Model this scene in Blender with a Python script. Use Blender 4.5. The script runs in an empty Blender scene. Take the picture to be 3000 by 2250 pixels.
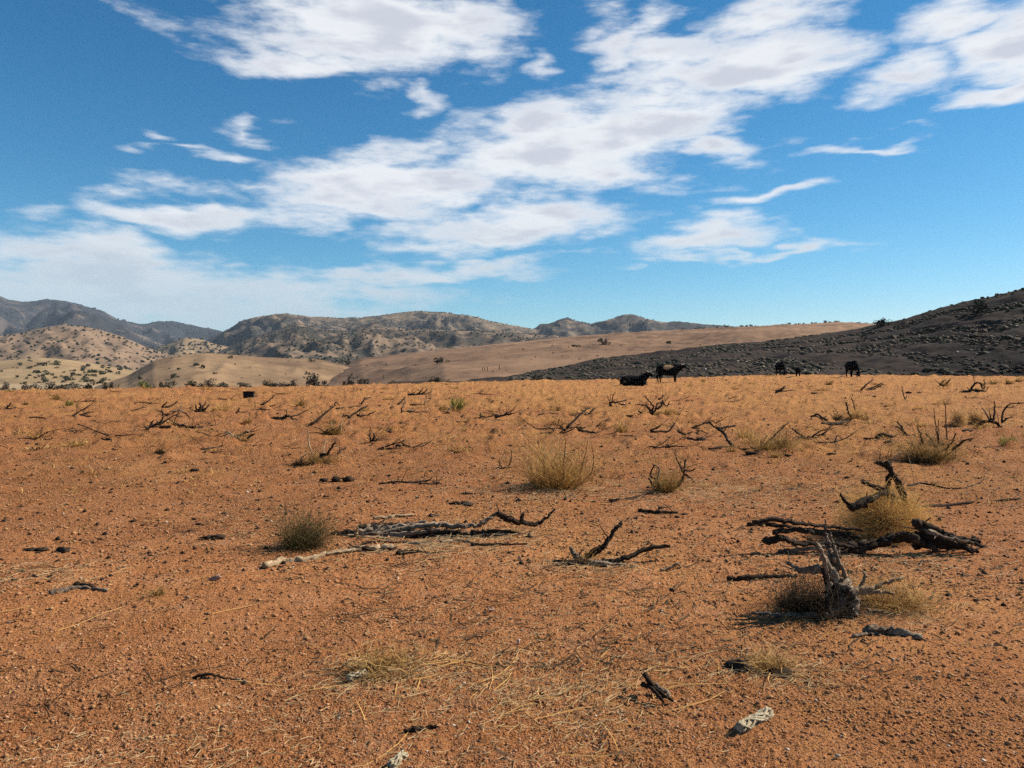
import bpy, bmesh, math, random
import numpy as np
from mathutils import Vector, Matrix, Euler

random.seed(7); RNG = np.random.default_rng(7)
SC = bpy.context.scene
COL = SC.collection

# ------------------------------------------------------------------ camera
F = 2250.0; W0, H0 = 3000.0, 2250.0; HZ = 1065.0; CAMZ = 1.6
PITCH = math.atan((H0 / 2 - HZ) / F)
cam_d = bpy.data.cameras.new('camera'); cam = bpy.data.objects.new('camera', cam_d); COL.objects.link(cam)
cam_d.sensor_width = 36; cam_d.lens = 36 * F / W0; cam_d.clip_start = 0.05; cam_d.clip_end = 60000
cam.location = (0, 0, CAMZ); cam.rotation_euler = (math.pi / 2 - PITCH, 0, 0)
SC.camera = cam

# ------------------------------------------------------------------ light, exposure
SUN_EL, SUN_AZ = math.radians(36), math.radians(72)          # azimuth from +Y (view direction) towards +X
S = Vector((math.sin(SUN_AZ) * math.cos(SUN_EL), math.cos(SUN_AZ) * math.cos(SUN_EL), math.sin(SUN_EL)))
sd = bpy.data.lights.new('sun', 'SUN'); sd.energy = 5.0; sd.angle = math.radians(0.5); sd.color = (1.0, 0.93, 0.82)
so = bpy.data.objects.new('sun', sd); COL.objects.link(so); so.rotation_euler = S.to_track_quat('Z', 'Y').to_euler()
SC.view_settings.view_transform = 'Standard'; SC.view_settings.look = 'None'
SC.view_settings.exposure = 0.70; SC.view_settings.gamma = 1.0; SC.view_settings.use_curve_mapping = False
SC.cycles.use_denoising = False; SC.cycles.denoiser = 'OPENIMAGEDENOISE'; SC.cycles.denoising_input_passes = 'RGB_ALBEDO_NORMAL'; SC.cycles.denoising_prefilter = 'ACCURATE'
SC.cycles.max_bounces = 4; SC.cycles.diffuse_bounces = 2; SC.cycles.volume_bounces = 0
SC.cycles.transparent_max_bounces = 4

def pdir(px, py):
    u = (px - W0 / 2) / F; v = (H0 / 2 - py) / F
    return np.array([u, math.cos(PITCH) + v * math.sin(PITCH), v * math.cos(PITCH) - math.sin(PITCH)])
def azel(px, py):
    d = pdir(px, py); h = math.hypot(d[0], d[1]); return math.atan2(d[0], d[1]), d[2] / h

# ------------------------------------------------------------------ node helper
class NT:
    def __init__(s, tree): s.t = tree; s.n = tree.nodes; s.l = tree.links
    def new(s, typ, ins=None, **kw):
        n = s.n.new(typ)
        for k, v in kw.items(): setattr(n, k, v)
        for k, v in (ins or {}).items(): s.set(n.inputs[k], v)
        return n
    def set(s, sock, v):
        if isinstance(v, bpy.types.NodeSocket): s.l.new(v, sock)
        else: sock.default_value = v
    def m(s, op, a, b=0.0, c=0.0, clamp=False):
        n = s.new('ShaderNodeMath', {0: a, 1: b, 2: c}, operation=op, use_clamp=clamp); return n.outputs[0]
    def ramp(s, fac, a, b, lo=0.0, hi=1.0, smooth=True):
        n = s.new('ShaderNodeMapRange', {'Value': fac, 'From Min': a, 'From Max': b, 'To Min': lo, 'To Max': hi},
                  interpolation_type='SMOOTHSTEP' if smooth else 'LINEAR'); return n.outputs['Result']
    def mix(s, fac, a, b, blend='MIX'):
        n = s.new('ShaderNodeMix', data_type='RGBA', blend_type=blend)
        s.set(n.inputs[0], fac); s.set(n.inputs[6], a); s.set(n.inputs[7], b); return n.outputs[2]
    def noise(s, vec, scale, detail=4.0, rough=0.55, dist=0.0):
        n = s.new('ShaderNodeTexNoise', {'Scale': scale, 'Detail': detail, 'Roughness': rough, 'Distortion': dist})
        if vec is not None: s.l.new(vec, n.inputs['Vector'])
        return n.outputs['Fac']
def C3(r, g, b): return (r, g, b, 1.0)

# ------------------------------------------------------------------ world: sky and clouds
wd = bpy.data.worlds.new('World'); SC.world = wd; wd.use_nodes = True
T = NT(wd.node_tree); T.n.clear()
sky = T.new('ShaderNodeTexSky', sky_type='NISHITA', sun_disc=False, sun_elevation=SUN_EL, sun_rotation=SUN_AZ,
            altitude=1400.0, air_density=1.0, dust_density=0.25, ozone_density=2.2)
SKY_STRENGTH = 0.072
tc = T.new('ShaderNodeTexCoord')
sx = T.new('ShaderNodeSeparateXYZ', {0: tc.outputs['Generated']})
az = T.m('ARCTAN2', sx.outputs[0], sx.outputs[1])
el = T.m('ARCSINE', sx.outputs[2])
sph = T.new('ShaderNodeCombineXYZ', {0: az, 1: el, 2: 0.0}).outputs[0]
st = T.new('ShaderNodeMapping', {'Vector': sph, 'Scale': (1.0, 3.3, 1.0)}).outputs[0]
def nz(scale, detail, rough=0.6, off=(0, 0, 0)):
    v = T.new('ShaderNodeVectorMath', {0: st, 1: off}, operation='ADD').outputs[0]
    return T.noise(v, scale, detail, rough)
wx = T.m('MULTIPLY', T.m('SUBTRACT', nz(5, 3, .5, (3.1, 0, 0)), .5), .22)
wy = T.m('MULTIPLY', T.m('SUBTRACT', nz(7, 3, .5, (0, 5.2, 0)), .5), .10)
warp = T.new('ShaderNodeVectorMath', {0: sph, 1: T.new('ShaderNodeCombineXYZ', {0: wx, 1: wy, 2: 0.0}).outputs[0]}, operation='ADD').outputs[0]
CL = [(1080, 60, 480, 165, 0, 1.15), (940, 185, 330, 50, 2, .9),
      (1740, 410, 480, 165, 4, 1.2), (1150, 545, 480, 120, 8, 1.1), (560, 625, 360, 75, 3, .9), (1480, 665, 400, 85, 6, 1.05),
      (2170, 430, 170, 50, 8, .75),
      (2130, 200, 460, 105, 3, 1.0), (1870, 140, 170, 80, 20, .6), (1800, 30, 110, 60, 0, .4),
      (2330, 40, 250, 80, 0, .8), (2690, 225, 190, 90, 0, .62), (2930, 140, 200, 150, 10, .9), (2790, 40, 170, 80, 10, .75),
      (2930, 275, 240, 40, 14, .8),
      (220, 745, 520, 85, -3, .8), (450, 860, 950, 120, 0, .95), (900, 880, 520, 70, 2, .7), (1250, 805, 430, 34, 5, .7),
      (465, 385, 85, 18, -4, .45), (405, 418, 80, 15, 0, .36), (550, 427, 95, 16, -2, .4), (660, 470, 100, 26, -6, .4), (760, 388, 110, 20, 5, .42),
      (2060, 690, 290, 65, 4, .85), (2190, 578, 210, 28, 4, .6), (2200, 745, 380, 18, 2, .55), (2540, 432, 190, 16, 5, .5),
      (1550, 170, 60, 40, 20, .45), (1245, 292, 60, 24, 0, .4), (380, 30, 200, 30, -5, .22)]
ell = []
for (cx, cy, rx, ry, rot, stg) in CL:
    a, e = azel(cx, cy); e = math.atan(e); k = math.cos(a)
    ell.append((a, e, rx / F * k * k, ry / F * k, math.radians(rot), stg))
rr = random.Random(5)
for i in range(16):                                  # the same broken cloud goes on round the rest of the sky
    a = math.radians(rr.uniform(44, 316)); a = a - 2 * math.pi if a > math.pi else a
    ell.append((a, math.radians(rr.uniform(4, 55)), rr.uniform(.12, .32), rr.uniform(.03, .09), rr.uniform(-.1, .15), rr.uniform(.6, 1.1)))
field = None
for (a, e, rx, ry, rot, stg) in ell:
    mp = T.new('ShaderNodeMapping', {'Vector': warp, 'Location': (a, e, 0), 'Rotation': (0, 0, rot), 'Scale': (rx, ry, 1)}, vector_type='TEXTURE')
    ln = T.new('ShaderNodeVectorMath', {0: mp.outputs[0]}, operation='LENGTH').outputs['Value']
    f = T.m('MULTIPLY', T.m('SUBTRACT', 1.0, ln), stg)
    field = f if field is None else T.m('MAXIMUM', field, f)
field = T.m('MAXIMUM', field, -1.0)
n1 = nz(9, 9, .62); n2 = nz(26, 6, .6, (7, 2, 0))
dens = T.m('ADD', T.m('MULTIPLY', field, .80), T.m('ADD', T.m('MULTIPLY', T.m('SUBTRACT', n1, .5), 1.15), T.m('MULTIPLY', T.m('SUBTRACT', n2, .5), .50)))
alpha = T.ramp(dens, -.07, .52)
thick = T.ramp(dens, .16, .72)
nl = nz(9, 4, .5, (-.05, -.07, 0))                 # sample shifted away from the sun: thin towards it = lit edge
lit = T.ramp(T.m('SUBTRACT', nl, nz(9, 4, .5)), -.14, .12)
shade = T.m('MULTIPLY', thick, T.m('SUBTRACT', 1.0, T.m('MULTIPLY', lit, .75)))
ccol = T.mix(T.m('MULTIPLY', shade, .75), C3(.88, .90, .92), C3(.50, .53, .63))
low = T.ramp(el, .0, .22)                             # thin low cloud near the horizon is bluer and dimmer
ccol = T.mix(low, C3(.50, .60, .66), ccol)
alpha = T.m('MULTIPLY', alpha, T.ramp(el, -.02, .18, .72, .97))
ssep = T.new('ShaderNodeSeparateColor', {0: sky.outputs[0]})               # clear dry mountain air: deeper blue away from the sun
cr = T.m('MULTIPLY', T.m('POWER', T.m('DIVIDE', ssep.outputs[0], 5.1), 1.9), 5.1 * .60)
cg = T.m('MULTIPLY', T.m('POWER', T.m('DIVIDE', ssep.outputs[1], 5.55), 1.16), 5.55 * .88)
cb = T.m('MULTIPLY', ssep.outputs[2], 1.0)
skyc = T.new('ShaderNodeCombineColor', {0: cr, 1: cg, 2: cb}).outputs[0]
b1 = T.new('ShaderNodeBackground', {'Color': skyc, 'Strength': SKY_STRENGTH})
b2 = T.new('ShaderNodeBackground', {'Color': ccol, 'Strength': 0.66})
ms = T.new('ShaderNodeMixShader', {0: alpha, 1: b1.outputs[0], 2: b2.outputs[0]})
T.new('ShaderNodeOutputWorld', {0: ms.outputs[0]})

# ------------------------------------------------------------------ numpy noise
def _h(ix, iy, seed):
    n = (ix.astype(np.int64) * 374761393 + iy.astype(np.int64) * 668265263 + seed * 1442695041) & 0xffffffff
    n = ((n ^ (n >> 13)) * 1274126177) & 0xffffffff
    return ((n ^ (n >> 16)) & 0xffff) / 65535.0
def vnoise(x, y, seed=0):
    ix = np.floor(x); iy = np.floor(y); fx = x - ix; fy = y - iy
    ix = ix.astype(np.int64); iy = iy.astype(np.int64)
    u = fx * fx * (3 - 2 * fx); v = fy * fy * (3 - 2 * fy)
    a = _h(ix, iy, seed); b = _h(ix + 1, iy, seed); c = _h(ix, iy + 1, seed); d = _h(ix + 1, iy + 1, seed)
    return (a * (1 - u) + b * u) * (1 - v) + (c * (1 - u) + d * u) * v * 1.0 - .5
def fbm(x, y, scale, octv=4, seed=0, gain=.5):
    s = 0; amp = 1.0; x = np.asarray(x, float) / scale; y = np.asarray(y, float) / scale
    for i in range(octv):
        s = s + amp * vnoise(x + 17.3 * i, y - 9.7 * i, seed + i); x = x * 2.03; y = y * 2.03; amp *= gain
    return s
def sstep(a, b, x):
    t = np.clip((x - a) / (b - a), 0, 1); return t * t * (3 - 2 * t)

# ------------------------------------------------------------------ terrain functions
_rimpx = [-600, 0, 500, 1000, 1300, 1500, 1800, 2250, 3000, 3800]
_rimr = [52, 51.4, 52, 53, 62, 68, 74, 80, 84, 84]
_rima = [azel(p, HZ)[0] for p in _rimpx]
_pla = [azel(p, HZ)[0] for p in (1700, 2400)]
def rim(a): return np.interp(a, _rima, _rimr)
def base_z(x, y):
    r = np.hypot(x, y); a = np.arctan2(x, y)
    R = rim(a)
    plat = .42 * sstep(28, 75, r) * sstep(_pla[0], _pla[1], a) + fbm(x, y, 7.0, 3, 3) * .05 * sstep(1.5, 8, r) + fbm(x, y, 1.1, 3, 9) * .022
    plat = plat + sstep(.8, 1.0, r / R) * .06
    lineslope = CAMZ - (CAMZ / R) * r
    val = np.maximum(lineslope - .9 - .006 * (r - R), -7.5) + fbm(x, y, 30., 3, 21) * .8 * sstep(R, R + 40, r)
    t = sstep(R + 1, R + 14, r)
    back = np.cos(a) < .2
    return np.where(back, plat, plat * (1 - t) + val * t)

class Layer:
    def __init__(s, name, pts, R, Rf, zf, pw=1.0, back=.25, gully=.12, gs=.06, jag=.0, seed=1, ext=0):
        s.name = name; s.a = np.array([azel(px, py)[0] for px, py in pts]); s.e = np.array([azel(px, py)[1] for px, py in pts])
        s.R = R if isinstance(R, tuple) else None
        s.Rc = R; s.Rf = Rf; s.zf = zf; s.pw = pw; s.back = back; s.gully = gully; s.gs = gs; s.jag = jag; s.seed = seed
        s.Ra = np.array([azel(p, HZ)[0] for p, _ in R]) if isinstance(R, list) else None
        s.Fa = np.array([azel(p, HZ)[0] for p, _ in Rf]) if isinstance(Rf, list) else None
        s.Za = np.array([azel(p, HZ)[0] for p, _ in zf]) if isinstance(zf, list) else None
    def ridge(s, a): return np.interp(a, s.Ra, [v for _, v in s.Rc]) if s.Ra is not None else np.full_like(a, float(s.Rc))
    def foot(s, a): return np.interp(a, s.Fa, [v for _, v in s.Rf]) if s.Fa is not None else np.full_like(a, float(s.Rf))
    def z(s, x, y):
        x = np.asarray(x, float); y = np.asarray(y, float)
        r = np.hypot(x, y); a = np.arctan2(x, y)
        R = s.ridge(a); Rf = s.foot(a)
        zf = np.interp(a, s.Za, [v for _, v in s.zf]) if s.Za is not None else s.zf
        e = np.interp(a, s.a, s.e)
        out = np.maximum(s.a[0] - a, a - s.a[-1]); e = e - np.clip(out, 0, None) * .9
        zr = CAMZ + e * R
        sc = s.gs * R.mean() if R.size else 1
        t = (r - Rf) / (R - Rf)
        tt = np.clip(t, 0, 1) ** s.pw
        zz = zf + (zr - zf) * tt
        hgt = np.abs(zr - zf)
        env = np.clip(4 * np.clip(t, 0, 1) * (1 - np.clip(t, 0, 1)), 0, 1)
        g = fbm(x, y, sc, 4, s.seed); rg = np.abs(fbm(x * 1.6 + .5 * y, y * .55, sc * .9, 3, s.seed + 40))
        zz = zz + hgt * s.gully * env * (g * 1.0 - rg * 1.6 + .1)
        if s.jag: zz = zz + s.jag * R.mean() / F * fbm(x, y, R.mean() * .012, 3, s.seed + 80) * np.clip(t * 2, 0, 1)
        zb = zr - s.back * (r - R) * (1 + .15 * g)
        zz = np.where(t > 1, np.minimum(zb, zz), zz)
        zz = np.where(t < 0, zf + t * np.maximum(R - Rf, 1) * .3, zz)
        return zz

P_A = [(-500, 885), (-200, 868), (0, 867), (20, 876), (64, 886), (136, 877), (190, 884), (237, 893), (292, 908), (325, 922), (366, 942), (400, 947), (441, 945), (502, 939), (556, 949), (603, 959), (654, 972), (760, 1000), (900, 1060)]
P_A2 = [(-400, 930), (-200, 960), (0, 985), (100, 975), (149, 952), (214, 915), (250, 916), (288, 922), (350, 950), (410, 978), (465, 1003), (560, 1040), (650, 1070)]
P_C = [(-500, 1000), (-200, 1000), (0, 983), (68, 973), (142, 956), (190, 952), (254, 957), (305, 969), (356, 986), (407, 1008), (441, 1022), (520, 1045), (620, 1070)]
P_D = [(380, 1050), (440, 1028), (502, 1003), (542, 988), (593, 994), (631, 1008), (671, 1016), (760, 1030), (850, 1060)]
P_H = [(540, 1040), (600, 1000), (654, 970), (678, 958), (705, 942), (750, 929), (808, 920), (841, 920), (886, 925), (953, 930), (1038, 930), (1109, 925), (1157, 917), (1201, 911), (1242, 911), (1292, 915), (1360, 922), (1401, 930), (1462, 947), (1500, 954), (1534, 959), (1600, 968), (1700, 985), (1850, 1010)]
P_H2 = [(600, 1050), (680, 1012), (750, 985), (800, 968), (870, 944), (905, 956), (960, 968), (1020, 968), (1089, 945), (1150, 955), (1180, 962), (1258, 964), (1360, 968), (1450, 972), (1540, 975), (1640, 985), (1760, 1000), (1900, 1030)]
P_I = [(1480, 985), (1530, 972), (1568, 962), (1581, 952), (1625, 944), (1636, 937), (1663, 933), (1683, 940), (1703, 944), (1731, 949), (1764, 942), (1798, 933), (1825, 921), (1853, 921), (1880, 928), (1907, 937), (1941, 944), (1992, 945), (2042, 950), (2110, 954), (2200, 960), (2350, 975), (2600, 1000)]
P_F = [(-600, 1040), (-100, 1064), (34, 1055), (119, 1048), (203, 1054), (305, 1070), (366, 1081), (470, 1100), (560, 1115)]
P_E = [(240, 1150), (281, 1132), (373, 1101), (451, 1057), (508, 1042), (603, 1034), (680, 1039), (750, 1045), (852, 1050), (940, 1054), (1001, 1068), (1060, 1090), (1120, 1110)]
P_G = [(760, 1130), (841, 1111), (953, 1088), (1055, 1050), (1157, 1039), (1258, 1028), (1360, 1018), (1500, 1003), (1670, 986), (1805, 976), (1941, 969), (2076, 962), (2246, 956), (2352, 950), (2453, 944), (2538, 949), (2620, 955), (2900, 975), (3300, 1000)]
P_J = [(1380, 1122), (1480, 1108), (1560, 1092), (1690, 1069), (1764, 1050), (1873, 1040), (2008, 1023), (2110, 1011), (2250, 1000), (2352, 986), (2453, 974), (2521, 964), (2572, 954), (2623, 945), (2691, 922), (2759, 900), (2843, 881), (2911, 867), (2962, 854), (3000, 844), (3200, 790), (3600, 720), (4200, 690)]
LY = {
    'A': Layer('mountain_ridge', P_A, 3800, 2300, -10, 1.0, .3, .38, .06, 6, 11),
    'A2': Layer('mountain_spur', P_A2, 2700, 1700, -10, 1.0, .3, .44, .055, 4, 12),
    'H': Layer('far_hill', P_H, 2100, 1250, -8, 1.0, .25, .33, .055, 4, 14),
    'I': Layer('far_knoll', P_I, 2300, 1300, -5, .95, .25, .3, .04, 5, 15),
    'D': Layer('small_hill', P_D, 1500, 1100, -9, 1.0, .2, .26, .05, 2, 16),
    'H2': Layer('front_hill', P_H2, 1350, 620, -8, 1.0, .2, .28, .055, 3, 17),
    'C': Layer('dotted_hill', P_C, 1250, 720, -8, 1.0, .2, .26, .06, 2, 18),
    'F': Layer('pale_rise', P_F, 640, 380, -9.5, 1.0, .06, .12, .1, 1, 19),
    'E': Layer('pale_hill', P_E, 330, 205, -9.5, .9, .08, .12, .1, .6, 20),
    'G': Layer('brown_slope', P_G, [(760, 380), (1300, 420), (1800, 520), (2500, 620), (3300, 620)], [(760, 230), (1000, 150), (1300, 80), (1800, 84), (3300, 90)], [(760, -9), (1000, -7), (1200, -3.2), (1300, -2.2), (1800, -1.6)], .8, .06, .08, .045, .8, 21),
    'J': Layer('dark_hillside', P_J, [(1380, 95), (1700, 120), (2250, 150), (2600, 140), (3000, 132), (4200, 130)], [(1380, 74), (1800, 77), (2250, 82), (3000, 85.5), (4200, 86)], -.1, .82, .25, .10, .09, .8, 22),
}
def terrain_z(x, y):
    z = base_z(x, y)
    for L in LY.values(): z = np.maximum(z, L.z(x, y))
    return z
_RS = np.geomspace(1.6, 5200, 3500)
def hit(px, py, only=None):
    """ground point under a pixel"""
    d = pdir(px, py); h = math.hypot(d[0], d[1]); ux, uy = d[0] / h, d[1] / h; e = d[2] / h
    xs, ys = _RS * ux, _RS * uy; zr = CAMZ + e * _RS
    zt = base_z(xs, ys) if only == 'base' else terrain_z(xs, ys)
    k = np.argmax(zt > zr)
    if zt[k] <= zr[k]: k = len(_RS) - 1
    if k == 0: return Vector((xs[0], ys[0], zt[0]))
    f = (zr[k - 1] - zt[k - 1]) / ((zr[k - 1] - zt[k - 1]) + (zt[k] - zr[k]) + 1e-9)
    r = _RS[k - 1] + f * (_RS[k] - _RS[k - 1])
    x, y = r * ux, r * uy
    z = base_z(np.array([x]), np.array([y]))[0] if only == 'base' else terrain_z(np.array([x]), np.array([y]))[0]
    return Vector((x, y, z))
def tz(x, y): return float(terrain_z(np.array([x]), np.array([y]))[0])
def bz(x, y): return float(base_z(np.array([x]), np.array([y]))[0])

# ------------------------------------------------------------------ mesh + tagging helpers
def tag(o, label=None, cat=None, group=None, kind=None):
    if label: o['label'] = label
    if cat: o['category'] = cat
    if group: o['group'] = group
    if kind: o['kind'] = kind
    return o
def mesh_np(name, V, faces4=None, faces3=None, smooth=True):
    me = bpy.data.meshes.new(name)
    V = np.asarray(V, np.float32); me.vertices.add(len(V)); me.vertices.foreach_set('co', V.ravel())
    loops = []; starts = []; n = 0
    if faces4 is not None and len(faces4):
        f = np.asarray(faces4, np.int32); loops.append(f.ravel()); starts.append(np.arange(len(f)) * 4 + n); n += f.size
    if faces3 is not None and len(faces3):
        f = np.asarray(faces3, np.int32); loops.append(f.ravel()); starts.append(np.arange(len(f)) * 3 + n); n += f.size
    L = np.concatenate(loops); St = np.concatenate(starts)
    me.loops.add(len(L)); me.loops.foreach_set('vertex_index', L)
    me.polygons.add(len(St)); me.polygons.foreach_set('loop_start', St)
    if smooth: me.polygons.foreach_set('use_smooth', np.ones(len(St), bool))
    me.update(calc_edges=True); me.validate()
    return me
def obj(name, me, m=None, parent=None, loc=None):
    o = bpy.data.objects.new(name, me); COL.objects.link(o)
    if m is not None and me is not None and not me.materials: me.materials.append(m)
    if parent is not None: o.parent = parent
    if loc is not None: o.location = loc
    return o
def empty(name, loc=(0, 0, 0), rz=0.0, sc=1.0):
    o = bpy.data.objects.new(name, None); COL.objects.link(o); o.location = loc; o.rotation_euler = (0, 0, rz); o.scale = (sc, sc, sc)
    o.empty_display_size = .1; return o
def grid_faces(nr, nc, wrap=False):
    i = np.arange(nr - 1)[:, None]; j = np.arange(nc if wrap else nc - 1)[None, :]; j2 = (j + 1) % nc
    return np.stack([i * nc + j, i * nc + j2, (i + 1) * nc + j2, (i + 1) * nc + j], -1).reshape(-1, 4)

# ------------------------------------------------------------------ materials
def mat(name, build, rough=.9, spec=.15):
    m = bpy.data.materials.new(name); m.use_nodes = True
    t = NT(m.node_tree); b = t.n['Principled BSDF']
    b.inputs['Roughness'].default_value = rough; b.inputs['Specular IOR Level'].default_value = spec
    build(t, b); return m
def bump(t, b, h, strength, dist):
    n = t.new('ShaderNodeBump', {'Height': h, 'Strength': strength, 'Distance': dist}); t.l.new(n.outputs[0], b.inputs['Normal'])

def _soil(t, b):
    p = t.new('ShaderNodeNewGeometry').outputs['Position']
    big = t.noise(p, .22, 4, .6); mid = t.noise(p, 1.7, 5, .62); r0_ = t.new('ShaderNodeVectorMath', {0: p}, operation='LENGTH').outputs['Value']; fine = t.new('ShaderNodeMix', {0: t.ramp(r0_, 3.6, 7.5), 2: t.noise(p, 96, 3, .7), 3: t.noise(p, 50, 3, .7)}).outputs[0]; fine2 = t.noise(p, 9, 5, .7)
    red = t.mix(mid, C3(.41, .142, .044), C3(.64, .296, .126))
    straw = t.mix(fine2, C3(.52, .214, .056), C3(.70, .366, .130))
    sxyz = t.new('ShaderNodeSeparateXYZ', {0: p})
    r = t.new('ShaderNodeVectorMath', {0: p}, operation='LENGTH').outputs['Value']
    far = t.ramp(r, 9, 34)                                # dry grass cover grows thicker away from the trampled spot
    side = t.ramp(sxyz.outputs[0], -9, 4)
    m_ = t.m('ADD', t.m('MULTIPLY', t.m('SUBTRACT', big, .5), 3.0), t.m('ADD', t.m('MULTIPLY', far, .50), t.m('MULTIPLY', side, .22)))
    m_ = t.m('ADD', m_, t.m('MULTIPLY', t.m('SUBTRACT', fine2, .5), 1.5))
    k = t.ramp(m_, .05, .95)
    col = t.mix(t.m('MULTIPLY', k, .85), red, straw)
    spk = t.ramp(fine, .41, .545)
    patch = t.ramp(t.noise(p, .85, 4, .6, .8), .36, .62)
    dust = t.m('MULTIPLY', t.ramp(t.noise(p, 2.6, 4, .6), .52, .70), .35)
    col = t.mix(dust, col, C3(.62, .315, .17))
    col = t.mix(t.m('MULTIPLY', t.ramp(t.noise(p, .5, 3, .6), .56, .72), .40), col, C3(.26, .085, .028))
    col = t.mix(t.m('MULTIPLY', t.m('SUBTRACT', 1.0, spk), t.ramp(patch, 0.0, 1.0, .55, .95)), col, C3(.060, .022, .009))  # dark specks: gravel bits, plus the small clod shadows put into the colour
    vo = t.new('ShaderNodeTexVoronoi', {'Vector': p, 'Scale': 30.0, 'Randomness': 1.0})
    chip = t.m('MULTIPLY', t.ramp(vo.outputs['Distance'], .22, .12), t.ramp(t.noise(p, 11, 2), .52, .6))
    col = t.mix(t.m('MULTIPLY', chip, .7), col, C3(.66, .43, .22))
    valley = t.ramp(r, 88, 135)                           # beyond the flat: dry yellow grass
    vg = t.mix(t.noise(p, .06, 5, .6), C3(.27, .185, .11), C3(.46, .335, .19))
    col = t.mix(valley, col, vg)
    t.l.new(col, b.inputs['Base Color'])
    hh = t.m('ADD', t.m('MULTIPLY', fine, .6), t.m('MULTIPLY', t.noise(p, 80, 3, .7), .4))
    hm_ = t.m('ADD', hh, t.m('MULTIPLY', t.m('MULTIPLY', t.noise(p, 14, 5, .75), t.ramp(r, 4, 12)), 2.2))
    bump(t, b, hm_, 1.0, .055)
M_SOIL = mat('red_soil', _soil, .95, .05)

def hillmat(name, lo, hi, dark, darkamt, scale, spk, fscale):
    def f(t, b):
        p = t.new('ShaderNodeNewGeometry').outputs['Position']
        n1 = t.noise(p, scale, 6, .6); n2 = t.noise(p, scale * 6, 5, .65); n3 = t.noise(p, fscale, 3, .6)
        col = t.mix(t.ramp(t.m('ADD', t.m('MULTIPLY', n1, .6), t.m('MULTIPLY', n2, .4)), .32, .68), C3(*lo), C3(*hi))
        dk = t.ramp(t.m('ADD', t.m('MULTIPLY', n1, .5), t.m('MULTIPLY', n3, .6)), darkamt, darkamt + .10)
        col = t.mix(t.m('MULTIPLY', t.m('SUBTRACT', 1.0, dk), spk), col, C3(*dark))
        t.l.new(col, b.inputs['Base Color'])
        bump(t, b, n2, .9, .4 / scale * .03)
    return mat(name, f, .95, .05)
HM = {
    'A': hillmat('mountain_scrub', (.05, .044, .044), (.11, .085, .068), (.02, .024, .028), .56, .0016, .9, .012),
    'A2': hillmat('spur_scrub', (.055, .045, .043), (.15, .112, .08), (.022, .025, .027), .55, .003, .9, .018),
    'H': hillmat('far_hill_scrub', (.09, .068, .05), (.21, .152, .098), (.03, .033, .03), .50, .003, .85, .03),
    'I': hillmat('knoll_scrub', (.08, .064, .05), (.20, .145, .09), (.028, .03, .028), .52, .004, .85, .03),
    'D': hillmat('small_hill_grass', (.15, .105, .066), (.29, .20, .115), (.045, .044, .034), .46, .006, .8, .05),
    'H2': hillmat('front_hill_grass', (.115, .08, .055), (.24, .165, .105), (.033, .035, .03), .48, .004, .82, .05),
    'C': hillmat('dotted_hill_grass', (.15, .10, .066), (.27, .18, .112), (.055, .05, .036), .42, .005, .7, .05),
    'F': hillmat('pale_rise_grass', (.21, .14, .072), (.36, .245, .128), (.10, .08, .05), .38, .012, .6, .12),
    'E': hillmat('pale_hill_grass', (.14, .086, .051), (.32, .205, .112), (.09, .058, .038), .40, .014, .6, .2),
    'G': hillmat('brown_slope_grass', (.150, .086, .052), (.30, .180, .105), (.09, .057, .038), .42, .012, .6, .25),
    'J': hillmat('dark_hillside_gravel', (.026, .018, .0145), (.062, .043, .031), (.010, .008, .008), .47, .05, .8, .5),
}

# ------------------------------------------------------------------ ground sheet
fine_a = np.radians(np.linspace(-38.5, 38.5, 840))
rest = np.radians(np.linspace(38.5, 321.5, 70))[1:-1]
angs = np.concatenate([fine_a, rest])
inv = np.linspace(1 / 2.3, 1 / 95.0, 470)
rings = np.concatenate([[.02, .6, 1.2, 1.8, 2.1], 1 / inv, np.geomspace(98, 4980, 64)])
RR, AA = np.meshgrid(rings, angs, indexing='ij')
X = RR * np.sin(AA); Y = RR * np.cos(AA); Z = base_z(X, Y)
near = 1 - sstep(12, 60, RR)
px_m = RR * RR / 1229.0                                     # how deep one picture row is here: the relief it can carry
Z += fbm(X, Y, .30, 3, 31) * .020 * near * sstep(1, 2, RR)
Z += fbm(X, Y, .05, 3, 37, .8) * .008 * (1 - sstep(5, 14, RR)) * sstep(1, 2, RR)
Z += np.clip(fbm(X, Y, .026, 2, 39) - .14, 0, 1) * .024 * (1 - sstep(4, 9, RR)) * sstep(1, 2, RR)
Z += (fbm(X, Y, .5, 3, 43) * .09 + np.clip(fbm(X, Y, .34, 3, 44) - .10, 0, 1) * .26) * sstep(6, 20, RR) * (1 - sstep(85, 110, RR))
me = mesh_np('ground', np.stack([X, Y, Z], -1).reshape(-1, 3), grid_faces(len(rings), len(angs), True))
tag(obj('ground', me, M_SOIL), kind='structure')

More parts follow.
